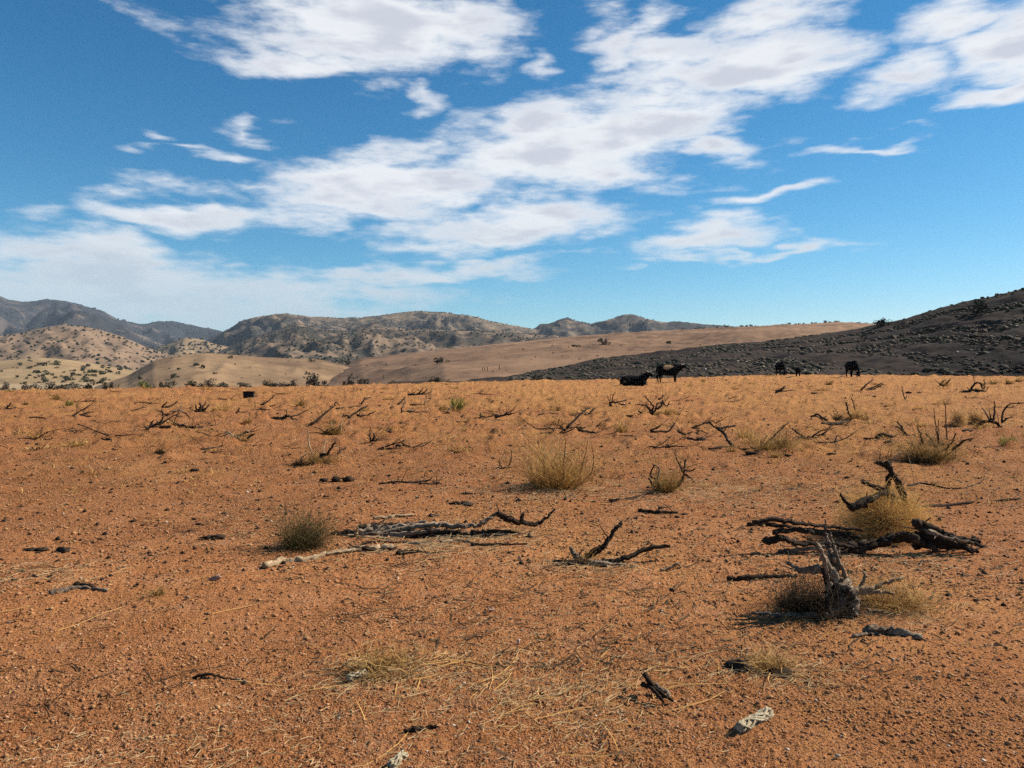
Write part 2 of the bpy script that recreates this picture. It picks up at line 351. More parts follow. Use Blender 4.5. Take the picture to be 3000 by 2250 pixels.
# ------------------------------------------------------------------ hills
GEO = {'A': (260, 46), 'A2': (220, 40), 'H': (360, 50), 'I': (280, 44), 'D': (130, 30), 'H2': (340, 56), 'C': (260, 50),
       'F': (240, 36), 'E': (260, 40), 'G': (380, 90), 'J': (520, 100)}
for k, L in LY.items():
    na, nr = GEO[k]
    pad = .10
    aa = np.linspace(max(L.a[0] - pad, -1.2), min(L.a[-1] + pad, 1.25), na)
    tt = np.concatenate([np.concatenate([[-.3, -.15, -.06], np.linspace(0, 1.0, nr)]), 1 + np.geomspace(.03, 1.3, 12)])
    TT, AA = np.meshgrid(tt, aa, indexing='ij')
    Rr = L.ridge(AA); Rf = L.foot(AA); r = Rf + TT * (Rr - Rf)
    x = r * np.sin(AA); y = r * np.cos(AA); z = L.z(x, y)
    if k == 'J': z = z + (fbm(x, y, 2.2, 3, 91) * .28 + np.abs(fbm(x * .8 - y * .5, y, 5, 2, 95)) * .5) * sstep(0, .08, TT)
    if k == 'G': z = z + fbm(x, y, 6, 3, 92) * .25 * sstep(0, .08, TT)
    z = np.maximum(z, -13 + .5 * TT)
    me = mesh_np(L.name, np.stack([x, y, z], -1).reshape(-1, 3), grid_faces(len(tt), na))
    tag(obj(L.name, me, HM[k]), kind='structure')

# ------------------------------------------------------------------ object materials
def _obj_noise(t, scale, detail=5, stretch=None):
    v = t.new('ShaderNodeTexCoord').outputs['Object']
    if stretch: v = t.new('ShaderNodeMapping', {'Vector': v, 'Scale': stretch}).outputs[0]
    return t.noise(v, scale, detail, .65)
def woodmat(name, dark, mid, pale, palecut=.58):
    def f(t, b):
        uv = t.new('ShaderNodeTexCoord').outputs['UV']
        g = t.noise(t.new('ShaderNodeMapping', {'Vector': uv, 'Scale': (14, 1.6, 1)}).outputs[0], 2.2, 6, .7, .6)
        n = _obj_noise(t, 9, 4); info = t.new('ShaderNodeObjectInfo').outputs['Random']
        k = t.m('ADD', t.m('MULTIPLY', g, .75), t.m('MULTIPLY', n, .35))
        col = t.mix(t.ramp(k, .40, .58), C3(*dark), C3(*mid))
        col = t.mix(t.ramp(t.m('ADD', k, t.m('MULTIPLY', info, .03)), palecut, palecut + .16), col, C3(*pale))
        t.l.new(col, b.inputs['Base Color']); bump(t, b, g, 1.0, .012)
    return mat(name, f, .9, .1)
M_WOOD = woodmat('dark_dead_wood', (.010, .007, .005), (.045, .029, .019), (.22, .145, .08), .61)
M_GREYWOOD = woodmat('grey_weathered_wood', (.020, .014, .010), (.17, .12, .083), (.50, .385, .27), .53)
M_PALEWOOD = woodmat('bleached_wood', (.13, .08, .042), (.36, .235, .13), (.56, .41, .25), .52)
def grassmat(name, a, b_, tip):
    def f(t, b):
        uv = t.new('ShaderNodeSeparateXYZ', {0: t.new('ShaderNodeTexCoord').outputs['UV']})
        n = uv.outputs[0]
        col = t.mix(t.m('MAXIMUM', n, 0.0), C3(*a), C3(*b_)); col = t.mix(t.m('MULTIPLY', uv.outputs[1], .7), col, C3(*tip)); col = t.mix(t.m('LESS_THAN', n, -.5), col, C3(a[0] * .35, a[1] * .35, a[2] * .35))
        t.l.new(col, b.inputs['Base Color'])
        tr = t.new('ShaderNodeBsdfTranslucent', {'Color': col}); mx = t.new('ShaderNodeMixShader', {0: .30, 1: b.outputs[0], 2: tr.outputs[0]}); t.l.new(mx.outputs[0], t.n['Material Output'].inputs['Surface'])
    return mat(name, f, .8, .15)
M_STRAW = grassmat('straw_grass', (.36, .17, .045), (.58, .32, .09), (.76, .50, .19))
M_OLIVE = grassmat('olive_grass', (.20, .105, .027), (.40, .225, .06), (.58, .37, .13))
M_GREEN = grassmat('green_grey_grass', (.045, .040, .014), (.11, .088, .030), (.30, .21, .085))
M_LIME = grassmat('lime_grass', (.13, .14, .025), (.27, .255, .05), (.42, .36, .10))
M_RUST = grassmat('rusty_tumbleweed', (.40, .19, .045), (.60, .33, .09), (.74, .49, .18))
M_GOLD = grassmat('golden_tumbleweed', (.42, .22, .075), (.56, .33, .12), (.68, .45, .20))
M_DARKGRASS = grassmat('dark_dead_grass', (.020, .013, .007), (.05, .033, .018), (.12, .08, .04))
M_LITTER = grassmat('straw_litter', (.34, .21, .09), (.50, .34, .16), (.64, .48, .27))
def rockmat(name, a, c, sc=8):
    def f(t, b):
        n = _obj_noise(t, sc, 6); t.l.new(t.mix(t.ramp(n, .3, .7), C3(*a), C3(*c)), b.inputs['Base Color']); bump(t, b, n, .8, .02)
    return mat(name, f, .92, .1)
M_ROCK = rockmat('pink_brown_rock', (.20, .115, .075), (.42, .27, .19))
M_PALEROCK = rockmat('pale_rock', (.36, .27, .19), (.62, .50, .37))
M_DUNG = rockmat('dried_dung', (.012, .009, .007), (.055, .036, .024), 14)
def _peb(t, b):
    p = t.new('ShaderNodeNewGeometry').outputs['Position']; n = t.noise(p, 23, 2)
    t.l.new(t.mix(t.ramp(n, .3, .7), C3(.14, .055, .026), C3(.46, .24, .13)), b.inputs['Base Color'])
M_PEB = mat('soil_clods', _peb, .95, .05)
def _lump(t, b):
    p = t.new('ShaderNodeNewGeometry').outputs['Position']; n = t.noise(p, 5, 3)
    t.l.new(t.mix(t.ramp(n, .3, .7), C3(.17, .075, .034), C3(.42, .225, .10)), b.inputs['Base Color'])
M_LUMP = mat('field_lumps', _lump, .95, .05)
def leafmat(name, a, c):
    def f(t, b):
        n = _obj_noise(t, 3, 3); r = t.new('ShaderNodeObjectInfo').outputs['Random']
        col = t.mix(t.ramp(t.m('ADD', n, t.m('MULTIPLY', t.m('SUBTRACT', r, .5), .3)), .3, .7), C3(*a), C3(*c)); t.l.new(col, b.inputs['Base Color'])
    return mat(name, f, .85, .1)
M_JUN = leafmat('juniper_leaves', (.028, .032, .018), (.075, .075, .038))
M_GREENBUSH = leafmat('green_bush_leaves', (.04, .06, .012), (.10, .12, .03))
M_GREYBUSH = leafmat('grey_bush_twigs', (.065, .055, .045), (.15, .12, .09))
M_SAGE = leafmat('sage_leaves', (.08, .075, .055), (.18, .155, .105))
M_DARKBUSH = leafmat('dark_bush_leaves', (.018, .02, .012), (.05, .05, .028))

# ------------------------------------------------------------------ geometry collectors
class MB:
    def __init__(s): s.v = []; s.q = []; s.t = []; s.uv = []; s.n = 0
    def add(s, v, q=None, t=None, uv=None):
        v = np.asarray(v, float)
        if q is not None and len(q): s.q.append(np.asarray(q) + s.n)
        if t is not None and len(t): s.t.append(np.asarray(t) + s.n)
        s.v.append(v); s.uv.append(np.zeros((len(v), 2)) if uv is None else np.asarray(uv)); s.n += len(v)
    def mesh(s, name, origin=(0, 0, 0), smooth=True):
        V = np.concatenate(s.v) - np.asarray(origin)
        me = mesh_np(name, V, np.concatenate(s.q) if s.q else None, np.concatenate(s.t) if s.t else None, smooth)
        U = np.concatenate(s.uv); l = me.uv_layers.new(name='UVMap')
        idx = np.empty(len(me.loops), np.int32); me.loops.foreach_get('vertex_index', idx)
        l.data.foreach_set('uv', U[idx].astype(np.float32).ravel()); return me
def catmull(P, n):
    P = np.asarray(P, float)
    if len(P) == 2: return np.array([P[0] + (P[1] - P[0]) * t for t in np.linspace(0, 1, n + 1)])
    Q = np.vstack([2 * P[0] - P[1], P, 2 * P[-1] - P[-2]]); out = []
    for i in range(1, len(Q) - 2):
        for t in np.linspace(0, 1, n, endpoint=False):
            a, b, c, d = Q[i - 1], Q[i], Q[i + 1], Q[i + 2]
            out.append(.5 * (2 * b + (c - a) * t + (2 * a - 5 * b + 4 * c - d) * t * t + (3 * b - a - 3 * c + d) * t ** 3))
    out.append(P[-1]); return np.array(out)
def tube(mb, P, r0, r1, sides=8, sub=5, gnarl=.25, wob=.35, rng=RNG, flat=1.0, split=True):
    P = catmull(P, sub); n = len(P)
    P = P + np.vstack([np.zeros(3), rng.normal(0, 1, (n - 2, 3)) * wob * (r0 + r1) * .5, np.zeros(3)]) if n > 2 else P
    tl = np.linspace(0, 1, n); R = r0 + (r1 - r0) * tl ** .9
    T_ = np.gradient(P, axis=0); T_ /= np.linalg.norm(T_, axis=1)[:, None] + 1e-9
    up = np.array([0, 0, 1.0]) if abs(T_[0][2]) < .9 else np.array([1.0, 0, 0])
    A = np.cross(T_, up); A /= np.linalg.norm(A, axis=1)[:, None] + 1e-9; B = np.cross(T_, A)
    th = np.linspace(0, 2 * np.pi, sides, endpoint=False)
    ph = rng.uniform(0, 6); tw = rng.uniform(-3, 3)
    th2 = th[None, :] + tw * tl[:, None]
    groove = 1 + gnarl * (.55 * np.sin(3 * th[None, :] + ph) + .45 * np.sin(5 * th[None, :] + 2 * ph)) + gnarl * .35 * (rng.random((n, sides)) - .5)
    kn = 1 + gnarl * np.interp(tl, np.linspace(0, 1, 7), rng.uniform(-.7, .9, 7))[:, None]
    RRr = R[:, None] * groove * kn
    V = P[:, None, :] + RRr[..., None] * (np.cos(th2)[..., None] * A[:, None, :] + flat * np.sin(th2)[..., None] * B[:, None, :])
    L = np.concatenate([[0], np.cumsum(np.linalg.norm(np.diff(P, axis=0), axis=1))])
    UV = np.stack([np.broadcast_to(th[None, :] / 6.283, (n, sides)), np.broadcast_to(L[:, None], (n, sides)) / max(r0, .004) * .15], -1)
    f = grid_faces(n, sides, True)
    V = V.reshape(-1, 3); UV = UV.reshape(-1, 2); m = len(V)
    V = np.vstack([V, P[0] - T_[0] * r0 * .3, P[-1] + T_[-1] * r1 * .6]); UV = np.vstack([UV, [[0, 0]], [[0, 0]]])
    t = [[m, (j + 1) % sides, j] for j in range(sides)] + [[m + 1, m - sides + j, m - sides + (j + 1) % sides] for j in range(sides)]
    mb.add(V, f, t, UV); return P, R
def twigs(mb, P, R, n, ln, rng, upb=.4):
    for _ in range(n):
        i = rng.integers(1, len(P)); d = rng.normal(0, 1, 3); d[2] = abs(d[2]) * upb + .1; d /= np.linalg.norm(d)
        l = ln * rng.uniform(.4, 1.2); k = rng.normal(0, .35, 3); p0 = P[i]
        r = max(R[i] * .35, .0012)
        tube(mb, [p0, p0 + d * l * .5 + k * l * .15, p0 + (d + k * .4) * l], r, r * .45, 5, 3, .15, .3, rng)
def blades(mb, c, n, rad, h, spread, droop, w, rng, lean=(0, 0), seg=3, hvar=.5, curl=.0, zf=None, top=0.0):
    """curved ribbon blades out of a clump"""
    th = rng.uniform(0, 2 * np.pi, n); rr_ = rad * np.sqrt(rng.random(n)) * .75
    bx = c[0] + rr_ * np.cos(th); by = c[1] + rr_ * np.sin(th)
    bz_ = (zf(bx, by) if zf else np.full(n, c[2])) - .01
    ang = rng.normal(th, .7); tilt = np.abs(rng.normal(spread * (.25 + .75 * rr_ / (rad * .75 + 1e-6)), spread * .45, n))
    sec = rng.uniform(.55, 1.25, 9); sec[-1] = sec[0]
    H = h * (1.06 - (hvar + .15) * rng.random(n)) * np.interp(th, np.linspace(0, 2 * np.pi, 9), sec)
    dx = np.sin(tilt) * np.cos(ang) + lean[0]; dy = np.sin(tilt) * np.sin(ang) + lean[1]; dz = np.cos(np.clip(tilt, 0, 1.5))
    nn = np.sqrt(dx * dx + dy * dy + dz * dz); dx, dy, dz = dx / nn, dy / nn, dz / nn
    s = np.linspace(0, 1, seg + 1)
    k1 = rng.normal(0, curl, (n, 2)); k2 = rng.normal(0, curl, (n, 2))
    hor = np.hypot(dx, dy) + 1e-6
    cxs = s[None] * H[:, None]
    X_ = bx[:, None] + dx[:, None] * cxs * (1 + droop * s[None]) + (k1[:, :1] * s[None] ** 2 + k2[:, :1] * np.sin(s[None] * 5)) * H[:, None]
    Y_ = by[:, None] + dy[:, None] * cxs * (1 + droop * s[None]) + (k1[:, 1:] * s[None] ** 2 + k2[:, 1:] * np.sin(s[None] * 4)) * H[:, None]
    Z_ = bz_[:, None] + dz[:, None] * cxs - droop * hor[:, None] * (s[None] ** 2) * H[:, None] * .6
    floor = (zf(bx, by) if zf else np.full(n, c[2]))
    Z_ = np.maximum(Z_, floor[:, None] - .008 + .012 * rng.random((n, 1)))
    wa = rng.uniform(0, np.pi, n); wx_, wy_ = np.cos(wa), np.sin(wa)
    Wd = w * rng.uniform(.6, 1.3, n)[:, None] * (1 - .75 * s[None] ** 2) * .5
    Lf = np.stack([X_ - wx_[:, None] * Wd, Y_ - wy_[:, None] * Wd, Z_], -1); Rt = np.stack([X_ + wx_[:, None] * Wd, Y_ + wy_[:, None] * Wd, Z_], -1)
    V = np.stack([Lf, Rt], 2).reshape(-1, 3)                     # n, seg+1, 2
    cv = np.where(rng.random(n) < .34, -1.0, rng.random(n))
    UV = np.stack([np.broadcast_to(cv[:, None, None], (n, seg + 1, 2)), np.broadcast_to(s[None, :, None], (n, seg + 1, 2))], -1).reshape(-1, 2)
    i = np.arange(n)[:, None] * (seg + 1) * 2; j = np.arange(seg)[None] * 2
    q = np.stack([i + j, i + j + 1, i + j + 3, i + j + 2], -1).reshape(-1, 4)
    mb.add(V, q, None, UV)
def scribble(mb, c, rx, ry, rz, n, w, rng, seg=6):
    """thin tangled stems filling a ball: tumbleweed"""
    d = rng.normal(0, 1, (n, 3)); d /= np.linalg.norm(d, axis=1)[:, None]; d[:, 2] = np.abs(d[:, 2]) * 1.2 - .25
    s = np.linspace(0, 1, seg + 1); k = rng.normal(0, .5, (n, 3))
    P = s[None, :, None] ** .8 * d[:, None, :] * rng.uniform(.55, 1.08, (n, 1, 1)) + np.sin(s * 3.1)[None, :, None] * k[:, None, :] * .55
    P = P * np.array([rx, ry, rz]) + np.array([c[0], c[1], c[2] + rz * .35])
    P[..., 2] = np.maximum(P[..., 2], c[2] + .004)
    wv = rng.normal(0, 1, (n, 1, 3)); wv /= np.linalg.norm(wv, axis=2, keepdims=True)
    Wd = w * .5 * rng.uniform(.6, 1.4, (n, 1, 1)) * (1 - .5 * s[None, :, None])
    V = np.stack([P - wv * Wd, P + wv * Wd], 2).reshape(-1, 3)
    UV = np.stack([np.broadcast_to(rng.random(n)[:, None, None], (n, seg + 1, 2)), np.broadcast_to(s[None, :, None], (n, seg + 1, 2))], -1).reshape(-1, 2)
    i = np.arange(n)[:, None] * (seg + 1) * 2; j = np.arange(seg)[None] * 2
    mb.add(V, np.stack([i + j, i + j + 1, i + j + 3, i + j + 2], -1).reshape(-1, 4), None, UV)
_ico = bmesh.new(); bmesh.ops.create_icosphere(_ico, subdivisions=2, radius=1.0); _ico.verts.ensure_lookup_table()
IV = np.array([v.co for v in _ico.verts]); IT = np.array([[v.index for v in f.verts] for f in _ico.faces]); _ico.free()
_ico = bmesh.new(); bmesh.ops.create_icosphere(_ico, subdivisions=1, radius=1.0)
IV1 = np.array([v.co for v in _ico.verts]); IT1 = np.array([[v.index for v in f.verts] for f in _ico.faces]); _ico.free()
def lump(mb, c, sx_, sy_, sz_, rng, rough=.25, ang=False):
    V = IV.copy(); f = 1 + rough * (rng.random(len(V)) - .5) * 2
    for _ in range(9 if ang else 1):
        nrm = rng.normal(0, 1, 3); nrm /= np.linalg.norm(nrm)
        dd = V @ nrm; V = V - np.clip(dd - rng.uniform(.25, .6), 0, 1)[:, None] * nrm
    V = V * f[:, None] * np.array([sx_, sy_, sz_]); a = rng.uniform(0, 6.28); ca, sa = math.cos(a), math.sin(a)
    mb.add(V + np.asarray(c), None, IT, None)

def vpt(px, py, d):
    v = pdir(px, py); return np.array([0, 0, CAMZ]) + v * (d / v[1])
def gz(x, y): return base_z(np.asarray(x, float), np.asarray(y, float))

# ------------------------------------------------------------------ dead wood
def wood(name, label, base, limbs, m=None, cat='dead branch', group=None, grass=None, seed=0, thick=1.0):
    """limbs: (kind, r0px, r1px, [(px,py)...], depth_shift_at_end, n_twigs, material)"""
    rng = np.random.default_rng(int(base[0] * 7 + base[1] * 13 + seed))
    B = hit(base[0], base[1], 'base'); d = B.y; pm = d / F
    root = None; parts = []
    for L in limbs:
        kind, r0, r1, pts = L[:4]; wk = (.74 if d < 9 else .56) * thick; r0 *= wk; r1 *= wk * .85; sh = L[4] if len(L) > 4 and L[4] is not None else None
        ntw = L[5] if len(L) > 5 else 2; lm = L[6] if len(L) > 6 else (m or M_WOOD)
        if kind == 'G':
            P = []
            for i, (x, y) in enumerate(pts):
                h = hit(x, y + r0 * .4, 'base'); rad = (r0 + (r1 - r0) * i / max(1, len(pts) - 1)) * h.y / F
                P.append([h.x, h.y, h.z + rad * .72])
        else:
            s_ = sh if sh is not None else rng.uniform(-.12, .12) * max(1, len(pts) - 1) * 40 * pm
            s0_, s1_ = s_ if isinstance(s_, tuple) else (0.0, s_)
            P = [vpt(x, y, d + s0_ + (s1_ - s0_) * i / (len(pts) - 1)) for i, (x, y) in enumerate(pts)]
            for p_ in P:
                g = bz(p_[0], p_[1])
                if p_[2] < g + r1 * pm * .3: p_[2] = g + r1 * pm * .3
        mb = MB(); near_ = d < 9
        PP, Rm = tube(mb, P, r0 * pm, r1 * pm, 12 if near_ else 6, 8 if near_ else 4, .34 if near_ else .22, .30, rng)
        tw = []
        if ntw and near_:
            for _ in range(ntw):
                mt = MB(); twigs(mt, PP, Rm, 1, min(.4, 45 * pm), rng); tw.append(mt)
        elif ntw: twigs(mb, PP, Rm, ntw * 2 + 2, min(.4, 45 * pm), rng)
        parts.append((mb, lm, tw))
    if len(parts) == 1:
        o = obj(name, parts[0][0].mesh(name, B), parts[0][1], None, B)
        for mt in parts[0][2]: obj('twig', mt.mesh('twig', B), parts[0][1], o)
    else:
        o = empty(name, B)
        for (mb, lm, tw) in parts:
            l_ = obj('limb', mb.mesh('limb', B), lm, o)
            for mt in tw: obj('twig', mt.mesh('twig', B), lm, l_)
    if grass:
        mb = MB()
        for g in grass(B, pm, rng): blades(mb, *g[0], **g[1])
    tag(o, label, cat, group); return o

def clump(name, label, px, py, wpx, hpx, m, n, kind='tuft', lean=(0.15, 0.0), cat='grass clump', group=None, wmul=1.0, spread=.7, droop=.35, curl=.12, stems=None, ball=1.0):
    rng = np.random.default_rng(int(px * 3 + py * 5)); B = hit(px, py, 'base'); pm = B.y / F
    mb = MB(); wdt = wpx * pm; h = hpx * pm; w = max(.0036, 3 * pm * .42) * wmul; h *= 1.18
    if kind == 'tuft':
        blades(mb, B, n, wdt * .30, h * 1.12, spread, droop, w, rng, lean, 4 if B.y < 9 else 3, .55, curl, gz)
        blades(mb, B, n // 3, wdt * .42, h * .45, 1.15, .5, w, rng, (0, 0), 3, .6, .3, gz)
    else:
        scribble(mb, (B.x, B.y, B.z - .01), wdt * .5, wdt * .45, h * .62 * ball, n, w, rng)
    if stems:
        o = empty(name, B); obj('foliage', mb.mesh('foliage', B), m, o)
        for (r0, r1, pts, sm) in stems:
            mb2 = MB(); sh = rng.uniform(-.1, .1)
            P = [vpt(x, y, B.y + sh * i) for i, (x, y) in enumerate(pts)]
            PP, Rm = tube(mb2, P, r0 * .62 * pm, r1 * .6 * pm, 6, 4, .2, .5, rng); twigs(mb2, PP, Rm, 4, 25 * pm, rng)
            obj('stem', mb2.mesh('stem', B), sm, o)
    else:
        o = obj(name, mb.mesh(name, B), m, None, B)
    return tag(o, label, cat, group)

def lumpthing(name, label, px, py, wpx, hpx, m, cat, group=None, lobes=1, ang=False, rough=.22, deep=.7):
    rng = np.random.default_rng(int(px * 11 + py * 3)); B = hit(px, py, 'base'); pm = B.y / F; mb = MB()
    w = wpx * pm * .5; h = hpx * pm
    for i in range(lobes):
        ox = (i - (lobes - 1) / 2) * w * 1.15 if lobes > 1 else 0; k = 1 / lobes ** .6
        lump(mb, (B.x + ox, B.y + rng.uniform(-.2, .2) * w, B.z + h * .28), w * k * rng.uniform(.85, 1.15), w * deep * k, h * (.68 if ang else .5) * rng.uniform(.7, 1.1), rng, rough if ang else .42, ang)
    return tag(obj(name, mb.mesh(name, B, not ang), m, None, B), label, cat, group)

G_ = 'G'; U_ = 'U'
# --- the big upright stump with its roots, right of centre
wood('tree_stump', 'gnarled grey upright dead stump with splayed roots and spiky tips in right foreground', (2470, 1795), [
    (U_, 27, 12, [(2478, 1800), (2470, 1745), (2455, 1695), (2436, 1640)], .04, 1, M_GREYWOOD),
    (U_, 12, 4, [(2442, 1660), (2430, 1615), (2420, 1570), (2417, 1522)], (.04, .1), 2, M_GREYWOOD),
    (U_, 17, 5, [(2462, 1770), (2445, 1700), (2425, 1655), (2405, 1618), (2392, 1590)], -.05, 3, M_GREYWOOD),
    (U_, 20, 9, [(2478, 1770), (2440, 1740), (2422, 1700), (2412, 1655)], -.04, 2, M_WOOD),
    (U_, 30, 16, [(2470, 1722), (2490, 1745), (2502, 1775), (2498, 1800)], -.10, 0, M_GREYWOOD),
    (U_, 20, 10, [(2490, 1725), (2465, 1765), (2440, 1790), (2415, 1802)], -.14, 2, M_GREYWOOD),
    (U_, 15, 5, [(2405, 1665), (2365, 1670), (2330, 1662), (2310, 1648)], .10, 4, M_GREYWOOD),
    (U_, 14, 4, [(2500, 1730), (2545, 1725), (2590, 1708), (2645, 1688)], .05, 6, M_PALEWOOD),
    (U_, 10, 5, [(2505, 1740), (2560, 1735), (2620, 1738)], .0, 3, M_PALEWOOD),
    (G_, 9, 4, [(2440, 1800), (2360, 1803), (2280, 1800), (2200, 1795)], None, 4, M_GREYWOOD),
    (U_, 10, 3, [(2440, 1640), (2455, 1625), (2462, 1605)], .05, 2, M_GREYWOOD),
    (G_, 8, 5, [(2545, 1790), (2590, 1800), (2650, 1798)], None, 2, M_PALEWOOD),
    (U_, 7, 3, [(2520, 1720), (2535, 1690), (2528, 1672)], .05, 2, M_PALEWOOD),
    (U_, 9, 4, [(2495, 1740), (2478, 1690), (2455, 1640), (2440, 1590), (2432, 1560)], .02, 0, M_GREYWOOD),
    (U_, 10, 5, [(2430, 1770), (2428, 1710), (2418, 1650), (2400, 1600)], -.12, 0, M_GREYWOOD),
    (U_, 12, 7, [(2500, 1735), (2512, 1765), (2514, 1800)], -.02, 1, M_GREYWOOD),
    (U_, 9, 5, [(2452, 1700), (2435, 1760), (2430, 1795)], -.18, 0, M_WOOD)], cat='stump', thick=1.12)
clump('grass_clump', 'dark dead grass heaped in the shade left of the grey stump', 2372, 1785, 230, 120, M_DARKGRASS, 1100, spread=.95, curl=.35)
clump('grass_clump', 'pale straw fan of dry grass right of the grey stump', 2605, 1775, 230, 84, M_STRAW, 800, spread=1.05, droop=.5, curl=.35)
wood('fallen_log', 'short dark pole lying left of the grey stump', (2230, 1697), [(G_, 11, 8, [(2130, 1697), (2200, 1692), (2290, 1688), (2335, 1690)], None, 1)], cat='log')
# --- log pile with tumbleweed
wood('log_pile', 'pile of thick dark logs under the round rusty tumbleweed at right', (2600, 1620), [
    (U_, 22, 14, [(2450, 1625), (2520, 1605), (2590, 1585), (2650, 1572), (2700, 1590), (2740, 1610)], -.05, 4),
    (U_, 15, 9, [(2680, 1528), (2740, 1552), (2800, 1572), (2872, 1588)], .1, 3),
    (U_, 13, 8, [(2690, 1545), (2750, 1570), (2810, 1582), (2880, 1600)], .02, 2),
    (U_, 12, 7, [(2700, 1552), (2770, 1575), (2850, 1592)], -.08, 3, M_GREYWOOD),
    (U_, 14, 9, [(2690, 1575), (2760, 1598), (2830, 1605), (2865, 1618)], .0, 3),
    (U_, 11, 6, [(2680, 1560), (2750, 1585), (2820, 1600), (2850, 1620)], -.1, 3),
    (U_, 13, 8, [(2680, 1600), (2740, 1590), (2800, 1595), (2855, 1580)], .25, 2),
    (G_, 10, 6, [(2190, 1540), (2250, 1538), (2320, 1545), (2420, 1556), (2500, 1560)], None, 2),
    (U_, 9, 5, [(2205, 1530), (2270, 1522), (2350, 1535), (2440, 1545), (2530, 1555)], .1, 2),
    (U_, 14, 8, [(2240, 1590), (2290, 1578), (2350, 1595), (2420, 1592), (2500, 1605)], -.05, 5),
    (U_, 12, 7, [(2265, 1560), (2340, 1555), (2430, 1565), (2520, 1572)], .1, 3),
    (U_, 10, 5, [(2280, 1635), (2330, 1612), (2390, 1605), (2450, 1600)], -.08, 6, M_GREYWOOD),
    (U_, 17, 9, [(2640, 1570), (2625, 1500), (2600, 1440), (2610, 1385), (2598, 1352)], (.62, .66), 3),
    (U_, 12, 6, [(2600, 1440), (2560, 1425), (2525, 1412)], (.6, .55), 2),
    (U_, 13, 6, [(2665, 1560), (2645, 1450), (2620, 1395), (2595, 1365), (2570, 1352)], (.6, .7), 2),
    (U_, 10, 4, [(2540, 1482), (2490, 1478), (2470, 1462), (2463, 1445)], (.45, .4), 0),
    (U_, 14, 9, [(2490, 1490), (2545, 1465), (2595, 1445), (2640, 1480)], (.4, .62), 2)], cat='log pile')
wood('fallen_branch', 'long thin curved dark branch lying right of the tumbleweed log pile', (2760, 1440), [(G_, 7, 3, [(2660, 1425), (2705, 1416), (2760, 1428), (2820, 1430), (2870, 1415), (2897, 1400)], None, 2)])
wood('fallen_branch', 'long straight dark branch lying below the curved one at right edge', (2860, 1478), [(G_, 6, 4, [(2690, 1488), (2780, 1480), (2880, 1470), (2990, 1462)], None, 2)])
clump('tumbleweed', 'round rusty tumbleweed resting on the dark log pile at right', 2588, 1572, 300, 170, M_RUST, 2600, 'ball', cat='tumbleweed', wmul=.85,
      stems=[(3, 1.5, [(2612, 1500), (2610, 1420), (2612, 1350)], M_PALEWOOD), (2.5, 1, [(2650, 1510), (2680, 1440), (2660, 1330)], M_PALEWOOD),
             (2.5, 1, [(2660, 1520), (2700, 1450), (2730, 1430)], M_PALEWOOD), (3, 1, [(2640, 1520), (2630, 1470), (2655, 1400)], M_PALEWOOD)])
wood('split_log', 'short split weathered log lying alone below the stump', (2600, 1858), [(G_, 17, 14, [(2530, 1848), (2590, 1850), (2650, 1858), (2700, 1868)], None, 0, M_GREYWOOD), (G_, 7, 4, [(2500, 1866), (2550, 1856), (2600, 1855)], None, 0, M_GREYWOOD)], cat='log')
